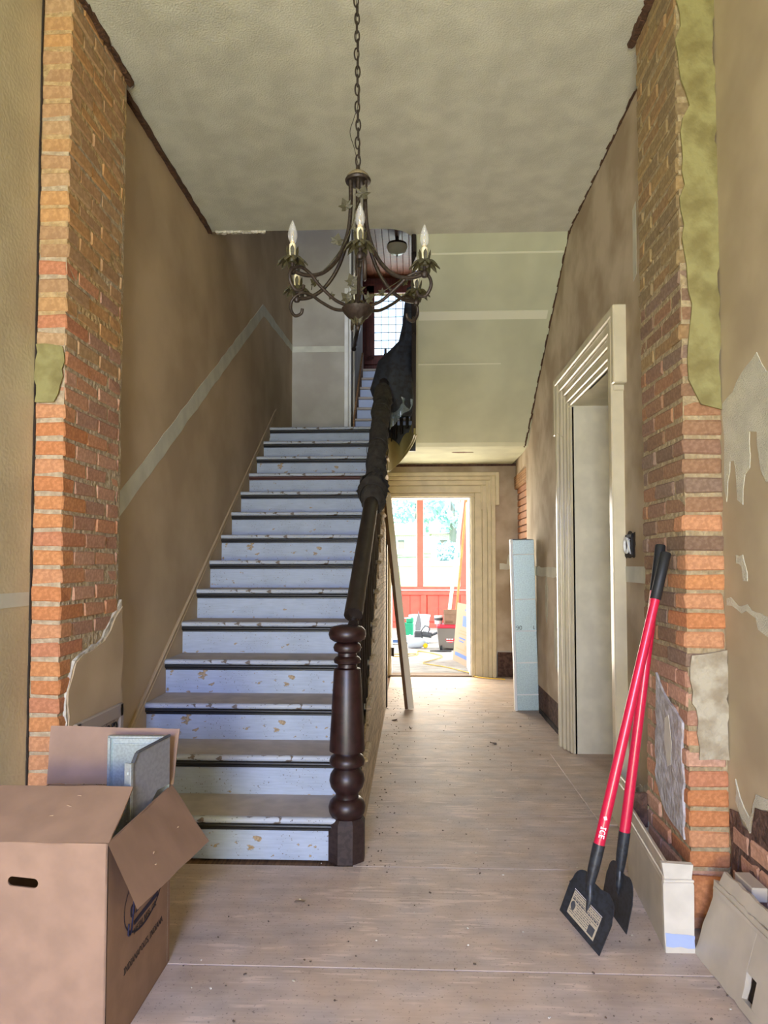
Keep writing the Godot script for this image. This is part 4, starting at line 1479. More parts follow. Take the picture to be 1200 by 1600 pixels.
	solo("sheet_metal_panel", "bright galvanised duct panel upright against the back flap", "metal panel", a, M.steel)
	var p := thing("duct_end_panel", "tilted dull grey metal duct panel with bright flanged edge in the carton", "metal panel", Vector3(-0.87, 0.1, -2.18))
	var b := mb()
	var c0 := Vector3(-0.838, 0.30, -2.12)
	var u := Vector3(0.047, 0, -0.19).normalized()
	b.prism(P2([0.0, -0.29, 0.10, -0.29, 0.10, 0.262, 0.13, 0.285, 0.196, 0.285, 0.196, 0.44, 0.02, 0.428, 0.0, 0.40]), c0, u, Vector3(0, 1, 0), -0.004)
	put("panel", b, M.steel_dull, p)
	var g := mb()
	g.beam(c0 + Vector3(-0.010, -0.29, 0.004), c0 + Vector3(-0.010, 0.405, 0.004), 0.026, 0.006, u, 0.001)
	g.beam(c0 + Vector3(0.0, -0.29, 0.01), c0 + Vector3(0.0, 0.405, 0.01), 0.008, 0.012, u, 0.001)
	for k in 8:
		g.box(c0 + Vector3(-0.010, 0.04 + k * 0.048, 0.009), Vector3(0.008, 0.010, 0.004), 0.001)
	put("flange", g, M.steel, p)
	var g2 := mb()
	g2.beam(c0 + Vector3(0, 0.402, 0), c0 + u * 0.02 + Vector3(0, 0.430, 0), 0.012, 0.008)
	g2.beam(c0 + u * 0.02 + Vector3(0, 0.430, 0), c0 + u * 0.196 + Vector3(0, 0.442, 0), 0.012, 0.007)
	put("flange", g2, M.dark_metal, p)
	org = Vector3.ZERO


func flap_rows(a: Vector3, b: Vector3, c: Vector3, d: Vector3) -> Array:
	var rows := []
	for i in 7:
		var row := []
		for j in 11:
			row.append(a.lerp(b, j / 10.0).lerp(c.lerp(d, j / 10.0), i / 6.0))
		rows.append(row)
	return rows


func scraper(label: String, pl: Vector3, pr: Vector3, top: Vector3, printed: bool) -> void:
	var foot := (pl + pr) * 0.5
	var t := thing("floor_scraper", label, "scraper", foot, "pink-handled floor scrapers")
	var ax := (top - foot).normalized()
	var L := (top - foot).length()
	var W := (pr - pl).length()
	# grip
	var g := mb()
	g.tube([foot + ax * (L - 0.18), foot + ax * (L - 0.178), foot + ax * (L - 0.004), foot + ax * L], [0.018, 0.0195, 0.0195, 0.016], 18)
	put("grip", g, M.rubber, t)
	var h := mb()
	var pts := []
	var rad := []
	for i in 14:
		var f := i / 13.0
		pts.append(foot + ax * lerpf(0.30, L - 0.178, f))
		rad.append(lerpf(0.0195, 0.0165, f))
	h.tube(pts, rad, 20)
	put("handle", h, M.pink, t)
	var s := mb()
	s.tube([foot + ax * 0.14, foot + ax * 0.18, foot + ax * 0.22, foot + ax * 0.302], [0.012, 0.017, 0.020, 0.0212], 18)
	put("socket", s, M.blade, t)
	# blade
	var side := (pr - pl).normalized()
	var down := (ax - side * ax.dot(side)).normalized()
	var nrm := side.cross(down).normalized()
	var K := W / 0.17
	var b := mb()
	var poly := PackedVector2Array()
	for q in [[-0.085, 0.0], [0.085, 0.0], [0.087, 0.09]]:
		poly.append(Vector2(q[0], q[1]))
	for i in 7:
		var a := deg_to_rad(i * 15.0)
		poly.append(Vector2(0.042 + 0.040 * cos(a), 0.105 + 0.045 * sin(a)))
	poly.append(Vector2(0.018, 0.142))
	poly.append(Vector2(-0.018, 0.142))
	for i in 7:
		var a := deg_to_rad(90 + i * 15.0)
		poly.append(Vector2(-0.042 + 0.040 * cos(a), 0.105 + 0.045 * sin(a)))
	poly.append(Vector2(-0.087, 0.09))
	for i in poly.size():
		poly[i] *= Vector2(K, K * 0.92)
	b.prism(poly, foot, side, down, 0.003)
	b.tube([foot + down * 0.075 + nrm * 0.0, foot + down * 0.12 + nrm * 0.006, foot + ax * 0.165], [0.004, 0.012, 0.014], 14)
	var bl := put("blade", b, M.blade, t)
	if printed:
		var n2 := side.cross(down).normalized()
		var fc := n2 if n2.z > 0 else -n2
		var o := foot + fc * 0.0036
		var k := mb()
		k.prism(P2([-0.080, 0.020, 0.072, 0.020, 0.072, 0.104, -0.080, 0.104]), o, side, down, 0.0004 * signf(n2.dot(fc)))
		put("label", k, M.sticker_tan, bl)
		var l := mb()
		rng.seed = 77
		for r in 10:
			var x := -0.074
			while x < 0.066:
				var w := rng.randf_range(0.004, 0.016)
				if not (r > 4 and x > 0.028) and not (r > 3 and r < 8 and x < -0.05):
					var y := 0.097 - r * 0.0075
					var th := 0.0055 if r == 3 else 0.0024
					l.prism(P2([x, y, minf(x + w, 0.068), y, minf(x + w, 0.068), y + th, x, y + th]), o + fc * 0.0005, side, down, 0.0002 * signf(n2.dot(fc)))
				x += w + 0.003
		l.prism(P2([0.032, 0.026, 0.064, 0.026, 0.064, 0.056, 0.032, 0.056]), o + fc * 0.0005, side, down, 0.0002 * signf(n2.dot(fc)))
		l.prism(blob_poly(Vector2(-0.063, 0.055), Vector2(0.011, 0.014), 12, 5, 0.2), o + fc * 0.0005, side, down, 0.0002 * signf(n2.dot(fc)))
		put("label_print", l, M.dark_metal, bl)
		var dots := mb()
		for i in 30:
			dots.box(o + side * (-0.080 + i * 0.0052) + down * 0.108, Vector3(0.0024, 0.0024, 0.001), 0.0, Basis(side, down, n2))
		put("label_dots", dots, M.white_print, bl)
		# lettering down the handle
		var zf := Vector3(0, 0, 1)
		var out := (zf - ax * zf.dot(ax)).normalized().rotated(ax, -0.25)
		text(t, "print", "ICE", foot + ax * 0.345 + out * 0.0197, Basis(-ax, out.cross(-ax).normalized(), out), 0.026, M.white_print, "Droid Sans", 700)
		var ic := mb()
		ic.box(foot + ax * 0.395 + out * 0.0192, Vector3(0.012, 0.010, 0.001), 0.0, Basis(ax.rotated(out, 0.5), out.cross(ax.rotated(out, 0.5)).normalized(), out))
		put("print_mark", ic, M.white_print, t)
	org = Vector3.ZERO


func loose_boards() -> void:
	# hollow corner plinth standing before the right pier
	var t := thing("plinth_board", "loose white corner baseboard piece standing by the scrapers", "baseboard", Vector3(0.90, 0, -2.6))
	var e := mb(0.0015, 20.0)
	e.prism(P2([0.843, 0.0, 0.94, 0.0, 0.937, 0.05, 0.94, 0.22, 0.932, 0.245, 0.938, 0.29, 0.835, 0.295, 0.842, 0.245, 0.838, 0.22, 0.84, 0.05]), Vector3(0, 0, -2.49), Vector3.RIGHT, Vector3.UP, 0.02)
	e.bx(Vector3(0.837, 0.232, -2.462), Vector3(0.938, 0.242, -2.468), 0.003)
	put("end_face", e, M.paint_white, t)
	var bl := mb(0.002, 30.0)
	bl.prism(ragged(P2([0.844, 0.022, 0.939, 0.016, 0.938, 0.058, 0.842, 0.066]), 0.02, 0.003, 4), Vector3(0, 0, -2.4697), Vector3.RIGHT, Vector3.UP, 0.0012)
	put("old_paint", bl, M.blue_paint, t)
	var sh := mb(0.002, 14.0)
	var a0 := Vector3(0.843, 0, -2.475)
	var a1 := Vector3(0.895, 0, -3.06)
	var u := (a1 - a0).normalized()
	for q in [[0.0, 0.23, 0.018], [0.23, 0.25, 0.024], [0.25, 0.295, 0.014]]:
		var m: Vector3 = (a0 + a1) / 2 + Vector3(0.008, (q[0] + q[1]) / 2, 0)
		sh.box(m, Vector3(q[2], q[1] - q[0], (a1 - a0).length()), 0.003, Basis(Vector3.UP.cross(u), Vector3.UP, u))
	put("long_face", sh, M.paint_grey_white, t)
	var top := mb(0.002, 20.0)
	top.box(Vector3(0.925, 0.278, -3.04), Vector3(0.09, 0.14, 0.02), 0.003)
	put("back_block", top, M.dark_base, t)
	org = Vector3.ZERO
	# baseboard leaning on the near right wall
	var l := thing("leaning_baseboard", "cream moulded baseboard leaning on the wall with an outlet hole", "baseboard", Vector3(0.98, 0, -2.2))
	var f0 := Vector3(0.956, 0.0, -2.475)
	var v := Vector3(0.075, 0.29, 0.0).normalized()
	var uu := Vector3(0.036, 0, 0.999).normalized()
	var nn := v.cross(uu).normalized()
	if nn.x > 0:
		nn = -nn
	var m := mb(0.0015, 25.0)
	var H := 0.30
	# boards round the outlet hole
	m.prism(ragged(P2([0.0, 0.0, 0.30, 0.0, 0.30, 0.25, 0.012, 0.25, 0.03, 0.2, 0.01, 0.1]), 0.03, 0.004, 6), f0, uu, v, 0.018)
	m.prism(P2([0.30, 0.105, 0.42, 0.105, 0.42, 0.25, 0.30, 0.25]), f0, uu, v, 0.018)
	m.prism(P2([0.30, 0.0, 0.42, 0.0, 0.42, 0.03, 0.30, 0.03]), f0, uu, v, 0.018)
	m.prism(P2([0.355, 0.03, 0.42, 0.03, 0.42, 0.105, 0.355, 0.105]), f0, uu, v, 0.018)
	m.prism(P2([0.42, 0.0, 1.2, 0.0, 1.2, 0.25, 0.42, 0.25]), f0, uu, v, 0.018)
	put("board", m, M.paint_grey_white, l)
	var cap := mb(0.0015, 25.0)
	cap.prism(ragged(P2([0.03, 0.225, 1.2, 0.225, 1.2, 0.236, 0.03, 0.236]), 0.06, 0.001, 6), f0 + nn * 0.018, uu, v, 0.006 * signf(uu.cross(v).dot(nn)))
	cap.prism(ragged(P2([0.035, 0.25, 1.2, 0.25, 1.2, 0.295, 0.05, 0.295]), 0.04, 0.003, 7), f0, uu, v, 0.012)
	put("moulding", cap, M.paint_grey_white, l)
	var hk := mb()
	hk.prism(P2([0.295, 0.025, 0.365, 0.025, 0.365, 0.11, 0.295, 0.11]), f0 - nn * 0.012, uu, v, 0.005)
	put("outlet_hole", hk, M.crack, l)
	var bk := mb(0.002, 20.0)
	bk.box(f0 + uu * 0.11 + v * 0.275 + Vector3(0.05, 0, 0), Vector3(0.05, 0.045, 0.12), 0.003)
	put("back_block", bk, M.paint_grey_white, l)
	org = Vector3.ZERO
	# baseboard still fixed further along the right wall
	var b := mb(0.002, 12.0)
	b.box(Vector3(1.02, 0.11, -3.44), Vector3(0.03, 0.22, 0.60), 0.004, Basis(Vector3.UP, -0.04))
	b.box(Vector3(1.03, 0.228, -3.44), Vector3(0.018, 0.03, 0.60), 0.004, Basis(Vector3.UP, -0.04))
	solo("pulled_baseboard", "cream baseboard pulled from the wall between doorway and right pier", "baseboard", b, M.cream)
	var dk := mb(0.012, 14.0)
	dk.prism(ragged(P2([3.14, 0.0, 3.14, 0.30, 3.3, 0.29, 3.45, 0.2, 3.6, 0.16, 3.6, 0.0]), 0.04, 0.012, 3), Vector3(1.1, 0, 0), Vector3(0, 0, -1), Vector3.UP, -0.003)
	put("broken_plaster", dk, M.crack, get_node("wall_right"))
	var pe := mb(0.004, 30.0)
	pe.prism(ragged(P2([3.12, 0.30, 3.3, 0.29, 3.45, 0.2, 3.6, 0.16, 3.6, 0.20, 3.46, 0.25, 3.3, 0.345, 3.12, 0.38]), 0.03, 0.010, 5), Vector3(1.0985, 0, 0), Vector3(0, 0, -1), Vector3.UP, -0.003)
	put("plaster_patch", pe, M.plaster, get_node("wall_right"))


func duct() -> void:
	var t := thing("metal_duct", "tall galvanised duct section leaning at the passage's right wall", "duct", Vector3(1.0, 0, -6.45))
	var lean := Basis(Vector3(0, 0, 1), 0.022)
	var c := Vector3(1.013, 0, -6.42)
	var W := 0.20
	var H := 1.51
	var m := mb()
	m.box(c + lean * Vector3(0, H / 2, 0), Vector3(W, H, 0.075), 0.004, lean)
	put("body", m, M.duct_steel, t)
	var s := mb()
	for y in [0.14, 0.42, 0.70, 0.98, 1.255, 1.40]:
		if y < 1.39:
			s.box(c + lean * Vector3(0.004, y + (0.125 if y > 1.2 else 0.0), 0.039), Vector3(W - 0.012, 0.010, 0.006), 0.002, lean)
	put("seam", s, M.duct_white, t)
	var e := mb()
	e.box(c + lean * Vector3(-W / 2 - 0.002, H / 2, 0.02), Vector3(0.022, H + 0.012, 0.07), 0.003, lean)
	put("side_flange", e, M.duct_white, t)
	var k := mb()
	k.bx(c + lean * Vector3(-W / 2 + 0.006, H, -0.03), c + lean * Vector3(W / 2 - 0.01, H + 0.004, 0.032), 0.0)
	put("open_end", k, M.dark_metal, t)
	var bs := Basis(lean.x, lean.y, Vector3(0, 0, 1))
	text(t, "writing", "90", c + lean * Vector3(-0.055, 0.73, 0.0384), bs, 0.05, M.black_ink)
	text(t, "writing", "L", c + lean * Vector3(0.077, 0.73, 0.0384), bs, 0.045, M.black_ink)
	org = Vector3.ZERO
	var b := thing("leaning_board", "long pale painted board leaning against the side of the stair", "board", Vector3(-0.03, 0, -6.4))
	var p := mb()
	p.beam(Vector3(-0.024, 0.004, -6.40), Vector3(-0.222, 1.90, -6.12), 0.065, 0.02, Vector3(0, 0.1, 1), 0.003)
	put("face", p, M.pale_wood, b)
	var p2 := mb()
	p2.beam(Vector3(-0.058, 0.004, -6.395), Vector3(-0.250, 1.89, -6.115), 0.028, 0.024, Vector3(0, 0.1, 1), 0.003)
	put("edge", p2, M.brown_wood, b)
	org = Vector3.ZERO


func small_wall_things() -> void:
	# opened switch box
	var t := thing("switch_box", "open wall switch box with torn plaster and loose wires", "switch", Vector3(1.10, 1.39, -3.66))
	var m := mb(0.004, 50.0)
	m.prism(ragged(P2([3.56, 1.335, 3.76, 1.33, 3.745, 1.42, 3.66, 1.46, 3.56, 1.455]), 0.02, 0.008, 21), Vector3(1.1, 0, 0), Vector3(0, 0, -1), Vector3.UP, -0.004)
	put("hole", m, M.crack, t)
	var w := mb()
	var ring := []
	for i in 17:
		var a := TAU * i / 16.0
		ring.append(Vector3(1.088, 1.392 + 0.036 * sin(a), -3.665 - 0.035 * cos(a)))
	w.tube(ring, 0.008, 8, false)
	w.tube(bez([Vector3(1.09, 1.42, -3.62), Vector3(1.075, 1.41, -3.60), Vector3(1.08, 1.37, -3.59), Vector3(1.09, 1.35, -3.61)]), 0.004, 6)
	put("wire", w, M.duct_white, t)
	var p := mb()
	p.bx(Vector3(1.095, 1.34, -3.57), Vector3(1.085, 1.45, -3.58), 0.001)
	p.bx(Vector3(1.095, 1.43, -3.57), Vector3(1.085, 1.445, -3.66), 0.001)
	put("plate", p, M.black, t)
	org = Vector3.ZERO
	# wall register low on the left pier
	var r := thing("wall_register", "painted wall register frame low on the left pier behind the carton", "register", Vector3(-1.35, 0.4, -3.06))
	var X := -1.352
	var f := mb()
	for q in [[2.80, 0.60, 3.255, 0.66, 0.02], [2.82, 0.585, 3.235, 0.605, 0.012]]:
		f.bx(Vector3(X, q[1], -q[0]), Vector3(X + q[4], q[3], -q[2]), 0.004)
	f.bx(Vector3(X, 0.2, -3.22), Vector3(X + 0.02, 0.66, -3.258), 0.004)
	f.bx(Vector3(X, 0.2, -2.80), Vector3(X + 0.02, 0.66, -2.84), 0.004)
	f.bx(Vector3(X, 0.2, -2.80), Vector3(X + 0.02, 0.24, -3.258), 0.004)
	f.bx(Vector3(X, 0.2, -2.83), Vector3(X + 0.006, 0.61, -3.23), 0.0)
	put("frame", f, M.register, r)
	var g := mb()
	for iy in 5:
		for iz in 5:
			var c := Vector3(X + 0.009, 0.27 + iy * 0.075, -2.88 - iz * 0.077)
			var ring2 := []
			for i in 13:
				var a := i * 0.62
				ring2.append(c + Vector3(0, sin(a), cos(a)) * (0.008 + 0.0022 * i))
			g.tube(ring2, 0.004, 5)
	put("grille", g, M.black, r)
	org = Vector3.ZERO


func floor_debris() -> void:
	org = Vector3.ZERO
	rng.seed = 90
	# chips and dirt lying on the floor
	var spots := [[-0.02, -5.65, 0.04], [0.58, -5.2, 0.045], [-0.235, -6.4, 0.03], [0.85, -5.75, 0.02], [-0.43, -2.75, 0.032], [0.2, -2.36, 0.014], [0.28, -3.05, 0.014], [-0.16, -5.95, 0.04], [0.45, -6.9, 0.02]]
	for q in spots:
		var b := mb(q[2] * 0.5, 30.0)
		b.box(Vector3(q[0], 0.005, q[1]), Vector3(q[2], 0.005, q[2] * 0.3), 0.002, Basis(Vector3.UP, rng.randf_range(-1, 1)))
		var where: Array = ["curled dark chip on the floor right of the leaning board", "dark chip on the floor before the right doorway casing", "small dark block on the floor against the stair side", "small dark chip on the floor near the tall duct", "dark sliver on the floor between the carton and newel post", "small chip on the floor near the front seam, middle of the hall", "small chip on the floor left of the printed scraper", "thin dark splinter on the floor below the leaning board", "dark chip on the floor near the porch threshold"]
		solo("debris_chip", where[spots.find(q)], "debris", b, M.debris, "chips of debris on the floor")
	var g := mb()
	for i in 260:
		var x := rng.randf_range(-0.9, 1.0)
		var z := -rng.randf_range(1.7, 7.5)
		if x < -0.22 and z < -3.0:
			x = -0.21 + rng.randf_range(0.0, 0.12)
		var s := rng.randf_range(0.002, 0.005)
		g.box(Vector3(x, 0.002, z), Vector3(s * rng.randf_range(1, 2.4), 0.003, s), 0.0, Basis(Vector3.UP, rng.randf_range(0, 3)))
	var o := solo("floor_grit", "scattered dark grit and crumbs over the hall floor", "debris", g, M.debris)
	o.set_meta("kind", "stuff")
	var w := mb()
	for i in 60:
		var s := rng.randf_range(0.002, 0.006)
		w.box(Vector3(rng.randf_range(-0.7, 0.95), 0.002, -rng.randf_range(1.9, 4.5)), Vector3(s * 1.5, 0.003, s), 0.0, Basis(Vector3.UP, rng.randf_range(0, 3)))
	var o2 := solo("plaster_crumbs", "scattered pale plaster crumbs on the near floor", "debris", w, M.plaster)
	o2.set_meta("kind", "stuff")


# ------------------------------------------------------------------ upstairs, rear steps
func upstairs() -> void:
	var s := thing("rear_steps", "seven blue-white painted steps rising beyond the landing", "steps", Vector3(0.1, 2.64, -8.9))
	var x0 := -0.70
	var x1 := 0.9
	for j in range(1, 8):
		var y := 2.6418 + RISE * j
		var z := -(8.10 + 0.25 * (j - 1)) - (0.2 if j == 1 else 0.0) * 0.0
		var r := mb()
		r.bx(Vector3(x0, y - RISE, z - 0.03), Vector3(x1, y - 0.03, z - 0.05), 0.0)
		put("riser", r, M.blue_paint, s)
		var t := mb()
		t.bx(Vector3(x0, y - 0.03, z), Vector3(x1, y, z - 0.30), 0.008)
		put("tread", t, M.tread, s)
	var fl := mb()
	fl.bx(Vector3(-2.0, 3.86, -9.62), Vector3(2.0, 3.962, -13.4))
	org = Vector3.ZERO
	var fl2 := mb()
	fl2.bx(Vector3(-2.0, 3.80, -9.85), Vector3(2.0, 3.962, -13.4))
	struct("floor_upper", "upper rear floor at the head of the steps", fl2, M.brown_wood)
	var pw := mb()
	pw.bx(Vector3(-0.80, 2.5, -8.5), Vector3(-0.70, 6.7, -9.75))
	pw.bx(Vector3(0.92, 2.5, -8.5), Vector3(1.05, 6.7, -9.75))
	pw.bx(Vector3(-2.1, 3.9, -9.75), Vector3(-0.70, 6.7, -9.85))
	pw.bx(Vector3(0.92, 3.9, -9.75), Vector3(2.1, 6.7, -9.85))
	pw.bx(Vector3(-2.1, 3.9, -9.75), Vector3(-2.0, 6.7, -13.4))
	pw.bx(Vector3(2.0, 3.9, -9.75), Vector3(2.1, 6.7, -13.4))
	pw.bx(Vector3(-0.8, 2.67, -8.6), Vector3(1.05, 2.69, -9.9))
	struct("wall_passage", "plaster walls of the narrow passage around the rear steps", pw, M.wall_stair)
	var sk := mb()
	sk.prism(P2([8.25, 2.66, 8.25, 2.98, 9.72, 4.22, 9.72, 3.90]), Vector3(-0.70, 0, 0), Vector3(0, 0, -1), Vector3.UP, 0.02)
	put("stair_skirt", sk, M.raw_wood_h, get_node("wall_passage"))
	var hr := mb()
	hr.tube([Vector3(-0.665, 3.73, -7.95), Vector3(-0.665, 3.76, -7.98), Vector3(-0.655, 4.85, -9.5)], 0.027, 10)
	solo("wall_handrail", "dark wooden handrail on the wall beside the rear steps", "handrail", hr, M.dark_rail)
	# plank ceiling
	var cu := mb()
	cu.bx(Vector3(-2.1, 6.70, -8.4), Vector3(2.1, 6.8, -13.5))
	var c := struct("ceiling_rear", "orange brown plank ceiling over the rear upstairs room", cu, M.brown_wood)
	for i in 24:
		var p := mb()
		p.box(Vector3(-1.32 + i * 0.11, 6.69, -10.95), Vector3(0.106, 0.02, 5.0), 0.005)
		put("plank", p, M.plank_orange, c)
	# red panelled wall with a leaded window
	var wr := mb()
	wr.bx(Vector3(-2.1, 3.9, -13.2), Vector3(-0.72, 6.7, -13.35))
	wr.bx(Vector3(0.36, 3.9, -13.2), Vector3(2.1, 6.7, -13.35))
	wr.bx(Vector3(-0.72, 3.9, -13.2), Vector3(0.36, 5.2, -13.35))
	wr.bx(Vector3(-0.72, 6.40, -13.2), Vector3(0.36, 6.7, -13.35))
	var w := struct("wall_rear", "dark red boarded wall around the bright leaded window", wr, M.red_wood)
	for k in 17:
		var b := mb()
		b.box(Vector3(0, 3.98 + k * 0.165, -13.195), Vector3(4.0, 0.158, 0.016), 0.005)
		if 3.98 + k * 0.165 < 5.1 or 3.98 + k * 0.165 > 6.5:
			put("plank", b, M.red_wood, w)
	var win := mb()
	for q in [[-0.87, 5.08, -0.71, 6.52], [0.35, 5.08, 0.5, 6.52], [-0.90, 5.02, 0.53, 5.2], [-0.90, 6.38, 0.53, 6.56]]:
		win.bx(Vector3(q[0], q[1], -13.19), Vector3(q[2], q[3], -13.14), 0.008)
	var wi := struct("window_1", "bright small-paned window in the dark red wall", win, M.red_wood)
	var mu := mb()
	for k in range(1, 8):
		mu.bx(Vector3(-0.72 + k * 0.135 - 0.006, 5.2, -13.22), Vector3(-0.72 + k * 0.135 + 0.006, 6.4, -13.235), 0.0)
	for k in range(1, 8):
		mu.bx(Vector3(-0.72, 5.2 + k * 0.15 - 0.006, -13.22), Vector3(0.36, 5.2 + k * 0.15 + 0.006, -13.235), 0.0)
	put("muntins", mu, M.dark_metal, wi)
	for a in 8:
		for b in 8:
			var gq := mb()
			gq.bx(Vector3(-0.714 + a * 0.135, 5.206 + b * 0.15, -13.229), Vector3(-0.591 + a * 0.135, 5.344 + b * 0.15, -13.231), 0.0)
			put("pane", gq, M.glass, wi)
	# ceiling light
	var l := thing("ceiling_lamp", "cream glass bowl ceiling lamp below the plank ceiling", "lamp", Vector3(-0.25, 6.68, -11.5))
	var lc := Vector3(-0.25, 0, -11.5)
	var m := mb()
	m.lathe([Vector2(0, 6.36), Vector2(0.012, 6.37), Vector2(0.02, 6.385), Vector2(0.09, 6.40), Vector2(0.15, 6.45), Vector2(0.172, 6.51), Vector2(0.165, 6.53), Vector2(0, 6.53)], 28, lc)
	put("glass_bowl", m, M.lamp_glass, l)
	var m2 := mb()
	m2.lathe([Vector2(0.0, 6.525), Vector2(0.172, 6.525), Vector2(0.16, 6.56), Vector2(0.08, 6.59), Vector2(0.03, 6.62), Vector2(0.03, 6.68), Vector2(0, 6.68)], 28, lc)
	m2.lathe([Vector2(0, 6.35), Vector2(0.012, 6.352), Vector2(0.012, 6.37), Vector2(0, 6.375)], 10, lc)
	put("lamp_cap", m2, M.bronze, l)
	org = Vector3.ZERO
	# upstairs front window frame
	var uw := mb()
	uw.bx(Vector3(-0.82, 4.78, 2.62), Vector3(-0.74, 6.42, 2.7))
	uw.bx(Vector3(0.34, 4.78, 2.62), Vector3(0.42, 6.42, 2.7))
	uw.bx(Vector3(-0.82, 4.78, 2.62), Vector3(0.42, 4.86, 2.7))
	uw.bx(Vector3(-0.82, 6.34, 2.62), Vector3(0.42, 6.42, 2.7))
	uw.bx(Vector3(-0.82, 5.57, 2.62), Vector3(0.42, 5.63, 2.7))
	struct("window_2", "upstairs front window frame", uw, M.white_wood)


# ------------------------------------------------------------------ porch and garden
func porch() -> void:
	org = Vector3.ZERO
	var b := mb()
	b.bx(Vector3(-3.2, -0.2, -8.45), Vector3(3.6, -0.03, -14.6))
	var f := struct("floor_porch", "pale weathered plank floor of the screened porch", b, M.brown_wood)
	for i in 41:
		var q := mb()
		q.box(Vector3(0.2, -0.015, -8.53 - i * 0.145), Vector3(6.6, 0.03, 0.138), 0.004)
		put("floor_plank", q, M.porch_floor, f)
	var c := mb()
	c.bx(Vector3(-3.2, 2.625, -8.56), Vector3(3.6, 2.66, -14.7))
	struct("ceiling_porch", "white board roof over the porch", c, M.white_wood)
	var w := mb()
	w.bx(Vector3(-3.2, 0, -14.43), Vector3(3.6, 0.76, -14.5))
	var hw := struct("wall_porch", "red painted half wall and posts at the far side of the porch", w, M.red_paint)
	var x := -3.0
	while x < 3.4:
		for k in 3:
			var p := mb()
			p.box(Vector3(x + 0.20 + k * 0.23, 0.40, -14.42), Vector3(0.222, 0.56, 0.016), 0.005)
			put("panel", p, M.red_paint, hw)
		var s := mb()
		s.bx(Vector3(x - 0.04, 0.04, -14.38), Vector3(x + 0.07, 0.70, -14.44), 0.004)
		put("stile", s, M.red_paint, hw)
		x += 0.80
	var r := mb()
	r.bx(Vector3(-3.2, 0.66, -14.37), Vector3(3.6, 0.75, -14.44), 0.005)
	r.bx(Vector3(-3.2, 0.0, -14.37), Vector3(3.6, 0.10, -14.44), 0.005)
	r.bx(Vector3(-3.2, 0.775, -14.33), Vector3(3.6, 0.83, -14.48), 0.005)
	put("rail", r, M.red_paint, hw)
	var wt := mb()
	wt.bx(Vector3(-3.2, 0.75, -14.34), Vector3(3.6, 0.775, -14.46), 0.003)
	wt.bx(Vector3(-3.2, 2.615, -14.36), Vector3(3.6, 2.80, -14.5), 0.004)
	put("white_trim", wt, M.white_wood, hw)
	for px in [-2.55, -1.67, -0.79, 0.15, 1.02, 1.9, 2.78]:
		var p := mb()
		p.bx(Vector3(px - 0.058, 0.80, -14.36), Vector3(px + 0.058, 2.62, -14.48), 0.005)
		put("post", p, M.red_paint, hw)
		var t := mb()
		for sx in [-1, 1]:
			t.bx(Vector3(px + sx * 0.058, 0.83, -14.40), Vector3(px + sx * 0.074, 2.62, -14.46), 0.002)
		put("post_trim", t, M.white_wood, hw)
	var sw := mb()
	sw.bx(Vector3(-3.2, 0, -8.45), Vector3(-3.1, 0.76, -14.5))
	sw.bx(Vector3(3.5, 0, -8.45), Vector3(3.6, 0.76, -14.5))
	struct("wall_porch_side", "low side walls of the porch", sw, M.red_paint)
	var bw := mb()
	bw.bx(Vector3(-3.3, -0.3, -8.45), Vector3(-1.6, 3.0, -8.55))
	bw.bx(Vector3(1.5, -0.3, -8.45), Vector3(3.7, 3.0, -8.55))
	bw.bx(Vector3(-3.3, 3.0, -8.45), Vector3(-1.6, 3.9, -8.55))
	bw.bx(Vector3(1.5, 3.0, -8.45), Vector3(3.7, 3.9, -8.55))
	struct("wall_house_back", "outer back wall of the house along the porch", bw, M.white_wood)
	# door edge standing open at the right jamb
	var de := mb()
	de.bx(Vector3(0.66, 0.02, -8.53), Vector3(0.692, 2.05, -8.84), 0.004)
	solo("porch_door", "white edge of the porch door folded back past the jamb", "door", de, M.white_wood)
	# things on the porch
	var bk := thing("plastic_bucket", "white plastic bucket standing before the red half wall", "bucket", Vector3(0.12, 0, -12.9))
	var m := mb()
	m.lathe([Vector2(0, 0), Vector2(0.15, 0.0), Vector2(0.185, 0.33), Vector2(0.195, 0.335), Vector2(0.195, 0.37), Vector2(0.18, 0.37), Vector2(0.15, 0.05), Vector2(0, 0.05)], 26, Vector3(0.12, 0, -12.9))
	put("body", m, M.white_plastic, bk)
	var ha := mb()
	var hp := []
	for i in 13:
		var a := PI * i / 12
		hp.append(Vector3(0.12 + 0.19 * cos(a), 0.33 - 0.16 * sin(a), -12.9 + 0.12 * sin(a) + 0.05))
	ha.tube(hp, 0.004, 6)
	put("handle", ha, M.dark_metal, bk)
	var gb := thing("green_container", "green plastic container left of the white bucket", "container", Vector3(-0.09, 0, -12.3))
	m = mb()
	m.box(Vector3(-0.09, 0.17, -12.3), Vector3(0.2, 0.22, 0.16), 0.02)
	m.box(Vector3(-0.05, 0.32, -12.3), Vector3(0.13, 0.09, 0.14), 0.02)
	put("body", m, M.green_plastic, gb)
	m = mb()
	m.box(Vector3(-0.09, 0.04, -12.3), Vector3(0.22, 0.06, 0.18), 0.01)
	m.tube([Vector3(-0.16, 0.28, -12.22), Vector3(-0.16, 0.36, -12.22), Vector3(-0.04, 0.36, -12.22)], 0.012, 8)
	put("base", m, M.white_plastic, gb)
	var sw2 := thing("cutting_machine", "grey metal power saw with upright blade on the porch floor", "saw", Vector3(0.10, 0, -11.7))
	m = mb()
	m.prism(P2([0.02, 0.20, 0.10, 0.20, 0.12, 0.30, 0.10, 0.42, 0.075, 0.53, 0.05, 0.42, 0.02, 0.30]), Vector3(0.02, 0, -11.7), Vector3.RIGHT, Vector3.UP, 0.02)
	put("blade_guard", m, M.steel_dull, sw2)
	m = mb()
